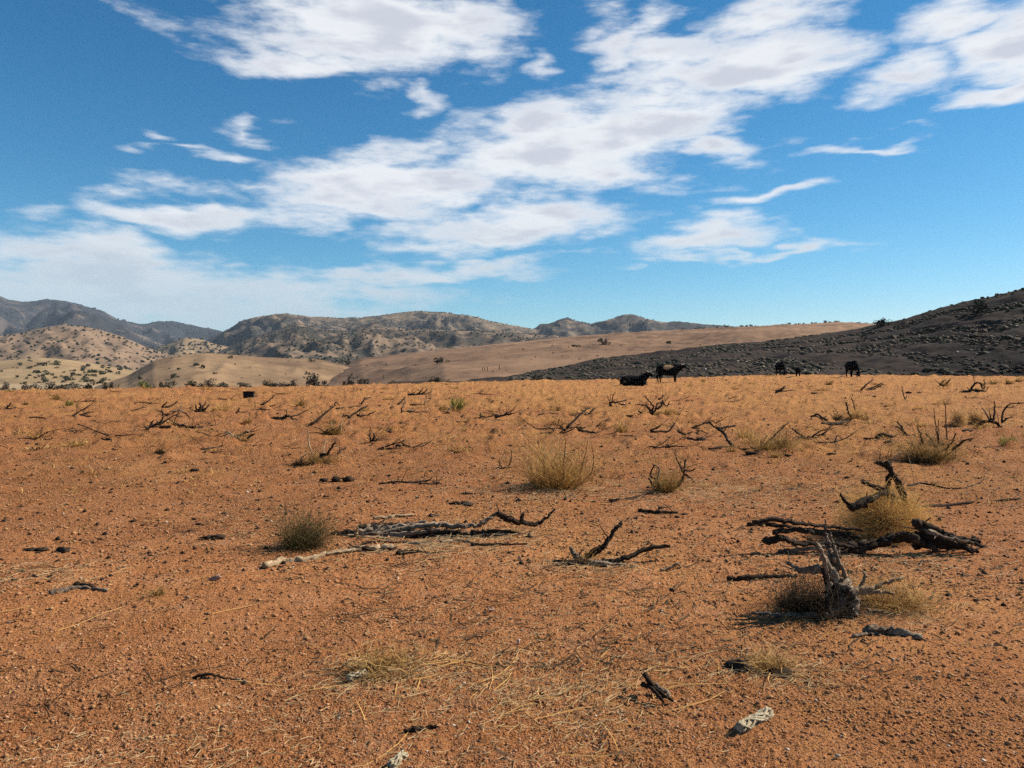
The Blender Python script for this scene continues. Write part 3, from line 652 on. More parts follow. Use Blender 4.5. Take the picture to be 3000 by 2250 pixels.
# --- the long branch pile centre-left
wood('branch_pile', 'long pile of weathered branches lying beside the green bunchgrass', (1150, 1570), [
    (U_, 10, 6, [(1055, 1568), (1130, 1560), (1200, 1545), (1270, 1537), (1340, 1540), (1395, 1538), (1430, 1520), (1457, 1502)], .15, 4, M_GREYWOOD),
    (U_, 12, 8, [(1050, 1552), (1110, 1548), (1180, 1540), (1248, 1530)], .2, 3, M_GREYWOOD),
    (U_, 9, 7, [(1060, 1560), (1120, 1555), (1190, 1550)], .2, 2),
    (U_, 9, 5, [(1457, 1505), (1490, 1522), (1530, 1530), (1570, 1535), (1600, 1515), (1626, 1492)], .2, 3),
    (U_, 7, 4, [(1528, 1528), (1530, 1512), (1534, 1504)], .0, 1),
    (U_, 10, 7, [(1190, 1560), (1260, 1558), (1330, 1560), (1380, 1575), (1440, 1590)], -.1, 6),
    (U_, 7, 5, [(1380, 1560), (1450, 1556), (1520, 1565)], .05, 3),
    (G_, 9, 8, [(775, 1662), (830, 1645), (900, 1640), (960, 1625), (1030, 1615), (1100, 1608), (1150, 1605)], None, 2, M_PALEWOOD),
    (G_, 9, 7, [(1030, 1614), (1080, 1611), (1160, 1606)], None, 1),
    (G_, 9, 6, [(1165, 1625), (1200, 1620), (1235, 1618)], None, 1),
    (U_, 8, 5, [(995, 1578), (1030, 1588), (1040, 1570), (1048, 1545)], -.1, 1, M_PALEWOOD),
    (U_, 9, 7, [(975, 1566), (1010, 1562), (1045, 1562)], 0, 1),
    (U_, 7, 5, [(1355, 1580), (1372, 1598), (1352, 1620)], -.1, 1, M_PALEWOOD),
    (U_, 6, 4, [(1350, 1585), (1380, 1562), (1392, 1555)], .1, 1),
    (U_, 9, 5, [(1070, 1575), (1140, 1572), (1210, 1560), (1290, 1552)], -.05, 3, M_GREYWOOD),
    (U_, 8, 5, [(1050, 1545), (1120, 1538), (1190, 1535), (1240, 1532)], .3, 2),
    (U_, 8, 4, [(1180, 1572), (1250, 1578), (1320, 1576), (1390, 1588)], -.15, 5),
    (U_, 6, 4, [(1010, 1590), (1080, 1588), (1150, 1592)], -.15, 4, M_PALEWOOD),
    (U_, 7, 4, [(1300, 1556), (1370, 1566), (1440, 1578), (1455, 1592)], -.05, 4)]
    + [(G_ if k % 2 else U_, 4 + k % 3, 2.5, [(x, y), (x + 55, y - 6 + k % 5 * 3), (x + 90 + k % 4 * 25, y - 12 + k % 3 * 8)], None if k % 2 else -.04, 2, (M_GREYWOOD, M_WOOD, M_PALEWOOD)[k % 3])
       for k, (x, y) in enumerate([(1000, 1572), (1060, 1592), (1120, 1600), (1180, 1588), (1240, 1604), (1290, 1590), (1330, 1606), (1380, 1596), (1090, 1622), (1020, 1606), (1150, 1566), (1250, 1568), (1400, 1574), (1210, 1618)])], cat='branch pile', thick=1.15)
wood('bleached_stick', 'pale ridged bleached stick lying behind the long branch pile', (1150, 1515), [(G_, 8, 6, [(1095, 1520), (1150, 1514), (1212, 1510)], None, 0, M_PALEWOOD)], cat='stick')
clump('grass_clump', 'dense green-grey bunchgrass leaning right at left end of the branch pile', 880, 1605, 150, 118, M_GREEN, 1000, lean=(.42, 0), spread=.75, droop=.2, curl=.2)
# --- centre fork
wood('forked_branch', 'dark forked branch with limbs raised right, alone in the centre foreground', (1720, 1650), [
    (U_, 14, 6, [(1690, 1652), (1735, 1622), (1770, 1595), (1800, 1555), (1822, 1532)], .15, 2),
    (U_, 12, 9, [(1722, 1660), (1780, 1648), (1840, 1632), (1900, 1608), (1962, 1600)], .1, 0),
    (U_, 12, 6, [(1720, 1655), (1770, 1665), (1810, 1670), (1840, 1680), (1866, 1692)], -.1, 0, M_GREYWOOD),
    (U_, 12, 8, [(1740, 1660), (1765, 1680), (1775, 1692)], -.12, 0),
    (U_, 15, 11, [(1710, 1650), (1685, 1630), (1670, 1605)], .05, 1, M_GREYWOOD),
    (U_, 7, 4, [(1700, 1655), (1650, 1655), (1605, 1652)], .02, 1),
    (U_, 9, 6, [(1700, 1660), (1670, 1675), (1630, 1690)], -.12, 2)])
clump('grass_clump', 'little straw tuft caught in the dark forked branch', 1712, 1648, 60, 52, M_STRAW, 130, lean=(.2, 0))
# --- centre clumps
clump('grass_clump', 'large tall straw-coloured grass clump at picture centre', 1632, 1428, 270, 128, M_STRAW, 1000, lean=(.08, 0), spread=.62, droop=.2, curl=.2,
      stems=[(3, 2, [(1655, 1420), (1650, 1370), (1658, 1290)], M_WOOD), (3, 2, [(1700, 1420), (1735, 1380), (1738, 1330)], M_WOOD), (2.5, 1.5, [(1700, 1380), (1715, 1330), (1722, 1290)], M_WOOD)])
clump('grass_clump', 'thin olive tuft between two leaning dark sticks right of centre', 1945, 1440, 110, 70, M_OLIVE, 420, spread=.6)
wood('broken_branch', 'forked dark stick leaning over the thin olive tuft on its left', (1920, 1440), [
    (U_, 7, 4, [(1935, 1440), (1925, 1405), (1905, 1395), (1918, 1362)], .05, 1), (U_, 6, 3, [(1925, 1405), (1932, 1375), (1921, 1362)], .05, 1, M_GREYWOOD), (U_, 5, 3, [(1900, 1400), (1915, 1425), (1930, 1420)], 0, 0)])
wood('broken_branch', 'dark antler-like stick standing right of the thin olive tuft', (1990, 1430), [
    (U_, 8, 5, [(1985, 1425), (2003, 1398), (2005, 1370), (2008, 1345)], .1, 1), (U_, 6, 3, [(2003, 1385), (1990, 1360), (1975, 1325)], .05, 0), (U_, 5, 3, [(2005, 1378), (2025, 1380), (2037, 1372)], 0, 0),
    (U_, 6, 3, [(2003, 1390), (2022, 1400), (2037, 1415)], -.05, 0), (U_, 5, 3, [(2004, 1390), (2002, 1412)], 0, 0)])
wood('fallen_branch', 'dark branch lying left of the thin olive tuft', (1840, 1462), [(G_, 8, 5, [(1785, 1468), (1840, 1462), (1895, 1448), (1925, 1438)], None, 2)])
wood('fallen_branch', 'flat dark branch alone right of centre behind the forked branch', (1930, 1500), [(G_, 7, 6, [(1870, 1497), (1930, 1501), (1985, 1503)], None, 1), (G_, 5, 4, [(1930, 1490), (1975, 1484)], None, 0)])
wood('bleached_stick', 'small pale bleached forked stick right of the forked branch', (1960, 1672), [(U_, 6, 4, [(1935, 1675), (1965, 1662), (1988, 1650), (1992, 1680)], .05, 0, M_PALEWOOD)], cat='stick')
# --- right mid shrubs
clump('dry_shrub', 'large dark dry shrub with tall upright stalks at right', 2725, 1348, 240, 90, M_OLIVE, 620, spread=.9, curl=.3, cat='shrub',
      stems=[(3, 2, [(2750, 1300), (2742, 1250), (2736, 1196)], M_WOOD), (3, 2, [(2750, 1290), (2748, 1260), (2749, 1230)], M_WOOD), (3.5, 2, [(2775, 1290), (2772, 1240), (2768, 1180)], M_WOOD),
             (5, 3, [(2705, 1300), (2695, 1270), (2688, 1252)], M_WOOD), (5, 3, [(2745, 1310), (2725, 1285), (2712, 1270)], M_WOOD), (5, 3, [(2770, 1320), (2790, 1290), (2800, 1270)], M_WOOD),
             (8, 4, [(2790, 1320), (2815, 1300), (2850, 1285)], M_WOOD)])
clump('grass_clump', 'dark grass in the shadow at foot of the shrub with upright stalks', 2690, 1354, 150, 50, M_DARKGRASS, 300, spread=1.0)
wood('broken_branch', 'pale thin forked twigs standing before the stalky dry shrub', (2620, 1378), [
    (U_, 4, 2, [(2612, 1378), (2610, 1352), (2628, 1335), (2640, 1325), (2634, 1350), (2645, 1368)], .1, 1, M_PALEWOOD), (U_, 4, 2, [(2600, 1380), (2585, 1345), (2575, 1325)], .1, 1, M_PALEWOOD), (U_, 5, 4, [(2560, 1355), (2590, 1368), (2610, 1382)], 0, 1)])
clump('grass_clump', 'olive grass clump behind leaning pole, right of centre', 2265, 1325, 170, 70, M_OLIVE, 560, spread=.8, curl=.25)
wood('leaning_pole', 'straight dark pole leaning out of the olive clump right of centre', (2225, 1318), [(U_, 7, 4, [(2228, 1316), (2265, 1280), (2310, 1238)], .3, 0), (U_, 5, 3, [(2222, 1316), (2235, 1295), (2247, 1276)], .1, 0)], cat='pole')
wood('log_heap', 'low dark charred logs at foot of the leaning pole', (2240, 1332), [(G_, 9, 7, [(2185, 1330), (2230, 1330), (2270, 1326)], None, 2), (G_, 7, 5, [(2165, 1318), (2195, 1316)], None, 1)], cat='log')
wood('fallen_branch', 'black crooked branch running diagonally between tufts right of centre', (2130, 1310), [
    (U_, 9, 7, [(2105, 1258), (2125, 1275), (2135, 1295), (2155, 1312)], -.6, 1), (U_, 8, 6, [(2145, 1305), (2110, 1315), (2075, 1330)], -.3, 0), (U_, 6, 4, [(2148, 1308), (2155, 1330)], -.2, 0),
    (U_, 6, 4, [(2075, 1236), (2095, 1252), (2110, 1262)], 0, 0), (U_, 8, 6, [(2100, 1254), (2130, 1252), (2155, 1246)], .2, 0)])
clump('grass_clump', 'small straw tuft behind black crooked branch right of centre', 2185, 1290, 70, 42, M_STRAW, 220)
wood('fallen_branch', 'knotted dark branches on the ground below the lone golden tuft', (1930, 1272), [
    (U_, 7, 5, [(1895, 1278), (1925, 1264), (1960, 1262), (1977, 1240)], .3, 1), (U_, 6, 4, [(1905, 1262), (1930, 1250), (1935, 1246)], .1, 2), (G_, 6, 5, [(1800, 1278), (1860, 1280), (1900, 1278)], None, 0)])
wood('fallen_branch', 'scattered dark branch ends lying left of the black crooked branch', (2035, 1275), [(U_, 7, 4, [(1985, 1262), (2005, 1272), (2028, 1266)], .1, 1), (G_, 6, 5, [(2015, 1285), (2060, 1290)], None, 1), (U_, 5, 3, [(2040, 1275), (2048, 1262), (2075, 1272)], 0, 1)])
clump('grass_clump', 'lone golden tuft in the open field right of centre', 1818, 1270, 52, 36, M_STRAW, 260, spread=.5, lean=(.2, 0))
wood('dead_branch', 'dark raised branch with broken crotch in middle field left of the lone golden tuft', (1665, 1270), [
    (U_, 8, 4, [(1660, 1255), (1690, 1222), (1728, 1194)], .5, 0), (U_, 6, 4, [(1665, 1272), (1650, 1258), (1640, 1246)], 0, 1), (U_, 9, 6, [(1665, 1270), (1690, 1262), (1715, 1264), (1745, 1272)], -.2, 2), (U_, 6, 5, [(1670, 1254), (1700, 1254), (1715, 1252)], .1, 1)])
wood('fallen_branch', 'feathery dark branch lying behind raised broken branch in middle field', (1720, 1216), [
    (G_, 6, 3, [(1662, 1219), (1710, 1216), (1745, 1210), (1768, 1208)], None, 4), (U_, 5, 3, [(1725, 1214), (1735, 1202), (1744, 1196)], .2, 1)])
wood('fallen_branch', 'thin dark stick lying flat left of feathery branch, middle field', (1620, 1213), [(G_, 5, 3, [(1578, 1216), (1620, 1212), (1655, 1214)], None, 1)])
wood('dead_branch', 'small dark snag with one upright twig, centre of far field', (1795, 1192), [
    (U_, 8, 5, [(1790, 1192), (1788, 1180), (1800, 1178)], 0, 1), (U_, 4, 2, [(1793, 1178), (1796, 1160), (1802, 1150)], 0, 0), (U_, 5, 3, [(1800, 1180), (1820, 1176), (1835, 1172)], .2, 2), (U_, 5, 3, [(1812, 1183), (1830, 1185), (1846, 1181)], .1, 0)])
wood('dead_bush', 'bare spreading dead bush with many forked limbs, below the standing cow', (1925, 1216), [
    (U_, 7, 3, [(1905, 1212), (1915, 1192), (1905, 1180), (1888, 1160)], 0, 1), (U_, 7, 3, [(1908, 1215), (1920, 1200), (1925, 1185), (1943, 1176)], .2, 1), (U_, 6, 3, [(1925, 1198), (1938, 1188), (1942, 1176), (1952, 1190), (1962, 1176)], .2, 1),
    (U_, 6, 3, [(1905, 1205), (1895, 1190), (1880, 1186), (1865, 1185)], .1, 2), (U_, 7, 4, [(1900, 1214), (1880, 1210), (1870, 1205)], -.1, 2), (G_, 6, 4, [(1823, 1220), (1850, 1220), (1890, 1218)], None, 2), (U_, 5, 3, [(1930, 1170), (1940, 1165), (1942, 1158)], .3, 3)], cat='dead bush')
clump('grass_clump', 'low rusty grass at right foot of the spreading dead bush', 1955, 1216, 75, 24, M_RUST, 260, spread=1.0)
# --- right far field
wood('dead_branch', 'curved dark branch arching over the ground near right tufts', (2440, 1240), [(U_, 6, 4, [(2375, 1222), (2395, 1214), (2420, 1230), (2450, 1240)], -.2, 0), (U_, 4, 3, [(2390, 1218), (2405, 1226), (2410, 1236)], 0, 0), (G_, 8, 6, [(2405, 1243), (2440, 1242), (2480, 1236), (2500, 1230)], None, 2)])
clump('grass_clump', 'straw tuft with thin upright sticks, right middle field', 2508, 1232, 75, 34, M_STRAW, 300,
      stems=[(5, 3, [(2492, 1222), (2482, 1200), (2478, 1178)], M_WOOD), (3, 2, [(2505, 1200), (2500, 1180), (2495, 1165)], M_WOOD), (3.5, 2, [(2546, 1236), (2540, 1222), (2537, 1210)], M_WOOD)])
clump('grass_clump', 'small dark spiky tuft above arching branch, right middle field', 2452, 1230, 34, 20, M_DARKGRASS, 130)
wood('dead_branch', 'dark root with bleached end lying left of the stalky shrub', (2600, 1285), [(U_, 9, 7, [(2565, 1286), (2580, 1272), (2610, 1280), (2640, 1290)], -.1, 0), (U_, 10, 8, [(2570, 1284), (2578, 1278), (2582, 1272)], 0, 0, M_PALEWOOD), (G_, 5, 4, [(2530, 1285), (2560, 1285)], None, 0)])
wood('dead_branch', 'short dark broken branches standing up left of the stalky shrub', (2650, 1280), [(U_, 9, 6, [(2655, 1282), (2645, 1262), (2626, 1250)], .1, 1), (U_, 7, 4, [(2648, 1268), (2640, 1250), (2628, 1236)], .2, 1), (U_, 8, 5, [(2660, 1280), (2640, 1282), (2620, 1278)], 0, 1)])
clump('tumbleweed', 'left of two golden fluffy tumbleweeds at right', 2808, 1248, 56, 54, M_GOLD, 420, 'ball', cat='tumbleweed')
clump('tumbleweed', 'right of two golden fluffy tumbleweeds at right', 2858, 1244, 64, 50, M_GOLD, 420, 'ball', cat='tumbleweed')
wood('dead_bush', 'dead bush of tall curved bare limbs beside the golden tumbleweeds', (2910, 1252), [
    (U_, 9, 7, [(2862, 1248), (2885, 1236), (2915, 1238), (2935, 1252)], 0, 2), (U_, 5, 3, [(2898, 1232), (2890, 1212), (2876, 1194)], .1, 0, M_GREYWOOD), (U_, 5, 3, [(2910, 1232), (2914, 1205), (2913, 1174)], .1, 1), (U_, 5, 3, [(2903, 1232), (2902, 1216)], 0, 0),
    (U_, 6, 3, [(2936, 1238), (2936, 1215), (2948, 1192), (2965, 1182), (3010, 1180)], .1, 0), (U_, 5, 2, [(2938, 1236), (2950, 1226), (2967, 1222)], 0, 2)], cat='dead bush')
clump('grass_clump', 'small bright green tuft near right edge below golden tumbleweeds', 2950, 1308, 52, 34, M_LIME, 240, spread=.5)
wood('fallen_branch', 'thin dark branch lying below small green tuft at right edge', (2900, 1322), [(G_, 6, 3, [(2865, 1322), (2890, 1318), (2935, 1330)], None, 1), (G_, 5, 3, [(2850, 1314), (2890, 1310)], None, 0)])
wood('dead_branch', 'dark branches piled on mounded dead bush, far right field', (2855, 1152), [(U_, 10, 8, [(2820, 1152), (2850, 1146), (2885, 1148)], 0, 4), (U_, 7, 4, [(2840, 1148), (2852, 1128), (2868, 1120), (2878, 1138)], 0, 4), (U_, 3, 2, [(2883, 1140), (2884, 1120), (2883, 1110)], 0, 0)])
wood('dead_branch', 'dark branch fanning out to the right beyond the grazing cow', (2530, 1145), [(U_, 5, 3, [(2522, 1143), (2540, 1125), (2555, 1114)], .3, 1), (U_, 5, 3, [(2525, 1145), (2555, 1135), (2585, 1122)], .3, 1), (U_, 5, 3, [(2525, 1146), (2560, 1138), (2588, 1126)], .2, 1)])
wood('dead_branch', 'small leaning dark bush branch, far right field behind the mound', (2770, 1130), [(U_, 7, 3, [(2752, 1130), (2770, 1125), (2784, 1112)], 0, 5), (U_, 4, 2, [(2756, 1128), (2762, 1118), (2772, 1113)], 0, 1)])
wood('dead_branch', 'single thin upright forked stick in far right field', (2652, 1172), [(U_, 3.5, 2, [(2653, 1172), (2646, 1152), (2642, 1132)], 0, 0), (U_, 2.5, 2, [(2652, 1168), (2657, 1160)], 0, 0)])
wood('dead_branch', 'bristly dark dead branch in far field right of the standing cow', (2290, 1150), [(U_, 7, 4, [(2272, 1152), (2288, 1142), (2300, 1132)], .1, 4), (U_, 4, 2, [(2285, 1146), (2305, 1145), (2325, 1142)], .1, 1), (U_, 4, 2, [(2290, 1148), (2303, 1155)], 0, 0)])
# --- left and centre-left field
wood('dead_branch', 'dark antlered branch with two tall curved tips, left middle field', (450, 1262), [
    (U_, 8, 4, [(428, 1260), (450, 1246), (470, 1236), (478, 1218), (473, 1200)], .2, 0), (U_, 6, 3, [(440, 1252), (443, 1240), (450, 1230)], 0, 0), (U_, 7, 3, [(465, 1246), (485, 1232), (512, 1216)], .2, 0), (U_, 11, 8, [(430, 1260), (465, 1252), (500, 1250)], 0, 3)])
wood('fallen_branch', 'brushy dark branch lying right of the antlered branch, left field', (545, 1250), [(G_, 8, 5, [(500, 1244), (530, 1248), (565, 1252), (595, 1250)], None, 6), (G_, 6, 4, [(620, 1248), (636, 1246)], None, 1)])
wood('dead_branch', 'thin dark stick leaning above brushy branch, left field', (545, 1227), [(U_, 4, 3, [(534, 1206), (548, 1215), (558, 1228)], 0, 0), (U_, 5, 3, [(505, 1207), (525, 1203), (535, 1204)], 0, 1, M_GREYWOOD)])
wood('dead_branch', 'dark forked branch raised to the right, far left field', (215, 1222), [(U_, 6, 2.5, [(208, 1224), (230, 1208), (272, 1182)], .3, 2), (U_, 5, 2.5, [(225, 1218), (255, 1210), (275, 1206)], .2, 1), (U_, 5, 2, [(240, 1216), (265, 1222), (295, 1217)], .1, 1)])
wood('fallen_branch', 'long pair of thin dark branches lying flat, far left field', (130, 1222), [(G_, 4, 2, [(58, 1215), (85, 1209), (120, 1207)], None, 0), (G_, 5, 3, [(42, 1221), (56, 1223)], None, 0), (G_, 4, 3, [(85, 1224), (110, 1223), (138, 1226)], None, 0)])
wood('dead_branch', 'little dark upright branch near left edge of far field', (25, 1200), [(U_, 6, 3, [(18, 1200), (26, 1188), (33, 1179)], 0, 0), (U_, 8, 5, [(20, 1200), (35, 1198), (48, 1195)], 0, 2)])
wood('dead_branch', 'black branch with several fingers pointing right, left of bare stump cluster', (488, 1194), [(U_, 5, 3, [(474, 1193), (483, 1184), (489, 1177)], 0, 0), (U_, 6, 3, [(474, 1194), (500, 1190), (520, 1174)], .2, 0), (U_, 4, 2, [(495, 1192), (510, 1184), (522, 1178)], .2, 0)])
wood('dead_stump', 'black many-fingered stump with shaggy base, left middle field', (590, 1206), [(U_, 9, 5, [(585, 1208), (588, 1194), (586, 1180)], 0, 0), (U_, 6, 3, [(592, 1206), (595, 1190), (604, 1176)], .1, 0), (U_, 6, 3, [(598, 1204), (606, 1194), (614, 1184)], .1, 0), (U_, 6, 4, [(585, 1207), (575, 1198), (573, 1185)], 0, 0), (U_, 10, 6, [(570, 1210), (585, 1206), (598, 1208)], 0, 3)], cat='stump')
wood('dead_branch', 'dark branches raised to the right beyond the black box, left field', (765, 1192), [(U_, 6, 2.5, [(738, 1198), (765, 1186), (790, 1172), (805, 1158)], .3, 3), (U_, 5, 3, [(740, 1197), (775, 1192), (808, 1187)], .1, 3), (U_, 4, 3, [(753, 1192), (755, 1180)], 0, 0)])
wood('dead_branch', 'small upright dark stick with flat arm, left middle field', (695, 1212), [(U_, 5, 3, [(693, 1214), (697, 1204), (701, 1195)], 0, 0), (G_, 4, 3, [(698, 1208), (712, 1208), (726, 1208)], None, 0)])
wood('log_heap', 'dark charred log heap with one raised stick, centre-left field', (830, 1228), [(U_, 11, 8, [(802, 1230), (825, 1224), (845, 1218)], 0, 1), (U_, 7, 5, [(770, 1226), (785, 1228), (805, 1227)], 0, 0), (U_, 4, 3, [(856, 1220), (875, 1214), (905, 1200)], .3, 1), (U_, 7, 5, [(835, 1216), (850, 1220), (858, 1230)], 0, 0), (G_, 6, 5, [(855, 1231), (874, 1230)], None, 0)], cat='log')
wood('leaning_pole', 'long dark branch leaning up to the right, centre-left field', (910, 1246), [(U_, 8, 4, [(910, 1244), (945, 1218), (985, 1186)], .6, 1), (U_, 4, 2.5, [(980, 1186), (985, 1178), (996, 1190)], 0, 0), (G_, 5, 3, [(925, 1240), (965, 1234), (1000, 1228)], None, 1)], cat='branch')
clump('grass_clump', 'olive grass tuft under long leaning branch, centre-left field', 975, 1272, 75, 36, M_OLIVE, 360,
      stems=[(2.5, 2, [(998, 1262), (1000, 1245), (1002, 1228)], M_PALEWOOD), (2.5, 2, [(968, 1262), (974, 1250), (970, 1236)], M_PALEWOOD)])
wood('dead_branch', 'dark straight branch propped up right of long leaning branch', (1035, 1225), [(U_, 7, 5, [(1020, 1226), (1045, 1208), (1077, 1188)], .5, 0), (U_, 6, 3, [(1045, 1216), (1070, 1218), (1100, 1205)], .2, 1), (G_, 6, 5, [(1006, 1218), (1022, 1220)], None, 0)])
wood('fallen_branch', 'thin dark branches lying flat behind propped straight branch', (1040, 1192), [(G_, 4, 3, [(985, 1197), (1030, 1193), (1066, 1187)], None, 0), (U_, 5, 3, [(1058, 1184), (1066, 1172), (1070, 1162)], .2, 0), (G_, 6, 4, [(1070, 1170), (1088, 1164)], None, 0), (G_, 3.5, 2.5, [(975, 1190), (1008, 1190)], None, 0)])
clump('grass_clump', 'olive grass clump with raised dark branch and pale sticks, left of centre', 935, 1360, 130, 50, M_OLIVE, 420, spread=.9, curl=.3,
      stems=[(4, 3, [(915, 1332), (905, 1300), (902, 1262)], M_PALEWOOD), (3, 2, [(948, 1330), (950, 1308), (955, 1285)], M_PALEWOOD), (9, 4, [(938, 1338), (965, 1322), (984, 1296)], M_WOOD), (5, 3, [(990, 1330), (1000, 1318), (1012, 1310)], M_WOOD),
             (4, 2, [(880, 1348), (892, 1335), (905, 1330)], M_PALEWOOD)])
clump('grass_clump', 'dark little tuft at left foot of the clump with pale sticks', 872, 1364, 40, 26, M_DARKGRASS, 130)
clump('grass_clump', 'thin grass tangled with bleached sticks, left middle field', 700, 1294, 90, 26, M_OLIVE, 260, spread=1.0,
      stems=[(4, 3, [(660, 1266), (680, 1274), (706, 1288)], M_GREYWOOD), (4, 3, [(612, 1290), (650, 1286), (676, 1282)], M_PALEWOOD), (3, 2, [(713, 1268), (724, 1260), (731, 1268)], M_PALEWOOD), (5, 3, [(725, 1284), (735, 1276), (747, 1270)], M_WOOD)])
wood('fallen_branch', 'dark stick with shadow lying below bleached sticks tuft, left field', (620, 1312), [(G_, 5, 4, [(590, 1317), (630, 1312), (653, 1306)], None, 2)])
wood('dead_branch', 'thin upright black stick with small leafless twigs, centre-left middle field', (1090, 1294), [(U_, 3.5, 2.5, [(1085, 1292), (1084, 1272), (1085, 1252)], 0, 0), (U_, 6, 4, [(1092, 1293), (1096, 1280), (1094, 1272)], 0, 2), (U_, 7, 5, [(1083, 1295), (1098, 1290), (1112, 1290)], 0, 4)])
wood('dead_branch', 'tangled low dark branches with one corner upright, centre of far field', (1210, 1212), [
    (U_, 6, 4, [(1180, 1212), (1177, 1204), (1176, 1194)], 0, 0), (U_, 7, 4, [(1178, 1208), (1210, 1208), (1250, 1214), (1268, 1214)], .1, 1), (U_, 5, 4, [(1195, 1216), (1215, 1220), (1245, 1210)], 0, 1), (U_, 4, 2.5, [(1180, 1195), (1184, 1182), (1188, 1172)], 0, 0, M_GREYWOOD),
    (U_, 4, 3, [(1194, 1204), (1205, 1198), (1213, 1193)], .1, 0, M_PALEWOOD), (G_, 5, 3, [(1170, 1228), (1185, 1224), (1205, 1226)], None, 0)])
wood('dead_branch', 'dark branches with pale curved stick, behind the tangled low branches', (1205, 1188), [(U_, 5, 3, [(1164, 1186), (1175, 1176), (1188, 1164)], .2, 2), (U_, 6, 4, [(1180, 1188), (1215, 1186), (1243, 1186)], 0, 3), (U_, 4, 3, [(1243, 1185), (1246, 1172), (1252, 1157)], 0, 0, M_PALEWOOD), (U_, 3, 2, [(1250, 1176), (1258, 1174), (1264, 1166)], 0, 0, M_PALEWOOD)])
wood('dead_bush', 'dark spiky dead bush leaning right at rim, centre-left', (1230, 1158), [(U_, 6, 3, [(1222, 1160), (1232, 1148), (1240, 1136)], 0, 1), (U_, 5, 3, [(1225, 1160), (1240, 1152), (1252, 1140)], .1, 1), (U_, 5, 2, [(1228, 1160), (1248, 1154), (1264, 1148)], .1, 1), (U_, 7, 5, [(1195, 1162), (1215, 1160), (1235, 1162)], 0, 4)], cat='dead bush')
clump('yucca_plant', 'spiky lime-green grassy plant alone in centre far field', 1335, 1202, 50, 38, M_LIME, 230, lean=(.22, 0), spread=.55, droop=.1, curl=.03, cat='plant', wmul=1.5)
clump('grass_clump', 'low rusty tuft left of the lime-green plant', 1295, 1202, 36, 18, M_RUST, 130)
wood('bleached_stick', 'pale crooked stick leaning left of the lime-green plant', (1308, 1214), [(U_, 4, 3, [(1308, 1216), (1314, 1202), (1324, 1188)], 0, 0, M_PALEWOOD), (U_, 5, 4, [(1298, 1216), (1306, 1210), (1315, 1210), (1314, 1222), (1300, 1227)], 0, 0)], cat='stick')
wood('fallen_branch', 'thin dark branch lying flat below the lime-green plant', (1280, 1226), [(G_, 4, 3, [(1268, 1227), (1285, 1222), (1292, 1220)], None, 0)])
wood('fallen_branch', 'long low dark branch with shaggy tangle at right end, centre field', (1440, 1228), [(U_, 5, 3, [(1390, 1230), (1410, 1222), (1440, 1220), (1460, 1214)], .2, 1), (U_, 4, 3, [(1408, 1224), (1407, 1210)], 0, 0), (U_, 8, 5, [(1450, 1224), (1475, 1216), (1500, 1212)], 0, 7), (G_, 6, 4, [(1338, 1238), (1360, 1237), (1385, 1237)], None, 0), (G_, 4, 3, [(1402, 1239), (1425, 1233), (1462, 1234)], None, 0, M_PALEWOOD)])
wood('dead_branch', 'bare thin upright twigs left of the large central grass clump', (1490, 1372), [(U_, 4, 3, [(1488, 1370), (1498, 1345), (1498, 1318)], 0, 0), (U_, 3, 2, [(1470, 1368), (1462, 1356), (1464, 1342)], 0, 0), (U_, 5, 4, [(1455, 1376), (1475, 1374), (1495, 1370)], 0, 2)])
wood('fallen_branch', 'dark weathered branch cluster lying flat left of large central clump', (1200, 1418), [(U_, 7, 5, [(1110, 1418), (1150, 1412), (1200, 1412), (1250, 1410)], .1, 3), (U_, 5, 3, [(1245, 1412), (1258, 1406), (1266, 1402)], 0, 0), (U_, 8, 6, [(1265, 1420), (1280, 1416), (1294, 1418)], 0, 1), (U_, 6, 4, [(1190, 1420), (1225, 1416), (1262, 1420)], 0, 2)])
wood('fallen_branch', 'thin dark pole lying at left of the large central clump', (1430, 1442), [(G_, 4, 3, [(1350, 1447), (1400, 1445), (1460, 1440), (1500, 1432)], None, 0)])
# --- left near
wood('fallen_branch', 'knobbly dark branch with pale bark lying alone at left foreground', (240, 1732), [(G_, 11, 8, [(145, 1742), (190, 1730), (240, 1722), (315, 1730)], None, 1, M_GREYWOOD), (G_, 9, 7, [(220, 1714), (250, 1716), (278, 1722)], None, 1)])
clump('grass_clump', 'tiny dark tuft casting a long shadow at left foreground', 460, 1744, 60, 32, M_OLIVE, 130, spread=.8)
wood('fallen_branch', 'thin crooked twig arching on bare soil at lower left', (640, 1990), [(U_, 5, 4, [(560, 1995), (580, 1980), (620, 1975), (670, 1990), (718, 1996)], 0, 0), (U_, 5, 4, [(690, 2018), (712, 2010), (722, 1998)], -.05, 0, M_PALEWOOD)])
wood('fallen_branch', 'short dark charred stick at bottom centre', (1230, 2138), [(G_, 8, 8, [(1185, 2143), (1230, 2136), (1280, 2126)], None, 0)])
wood('fallen_branch', 'knotty black wood piece lying on straw, bottom centre-right', (1935, 2030), [(U_, 9, 5, [(1888, 1972), (1903, 1998), (1928, 2025), (1972, 2055)], -.12, 3), (U_, 10, 5, [(1882, 2006), (1912, 2018), (1945, 2060)], -.15, 3), (U_, 9, 7, [(1920, 2010), (1955, 2030), (1960, 2048)], -.05, 0, M_GREYWOOD)])
wood('fallen_branch', 'slim dark stick with pale curled straw right of centre foreground', (2020, 1908), [(G_, 7, 4, [(1985, 1916), (2010, 1908), (2034, 1898)], None, 0)])
clump('grass_clump', 'low sprawling straw grass in the centre foreground', 1130, 1962, 290, 80, M_STRAW, 520, spread=1.15, droop=.45, curl=.4)
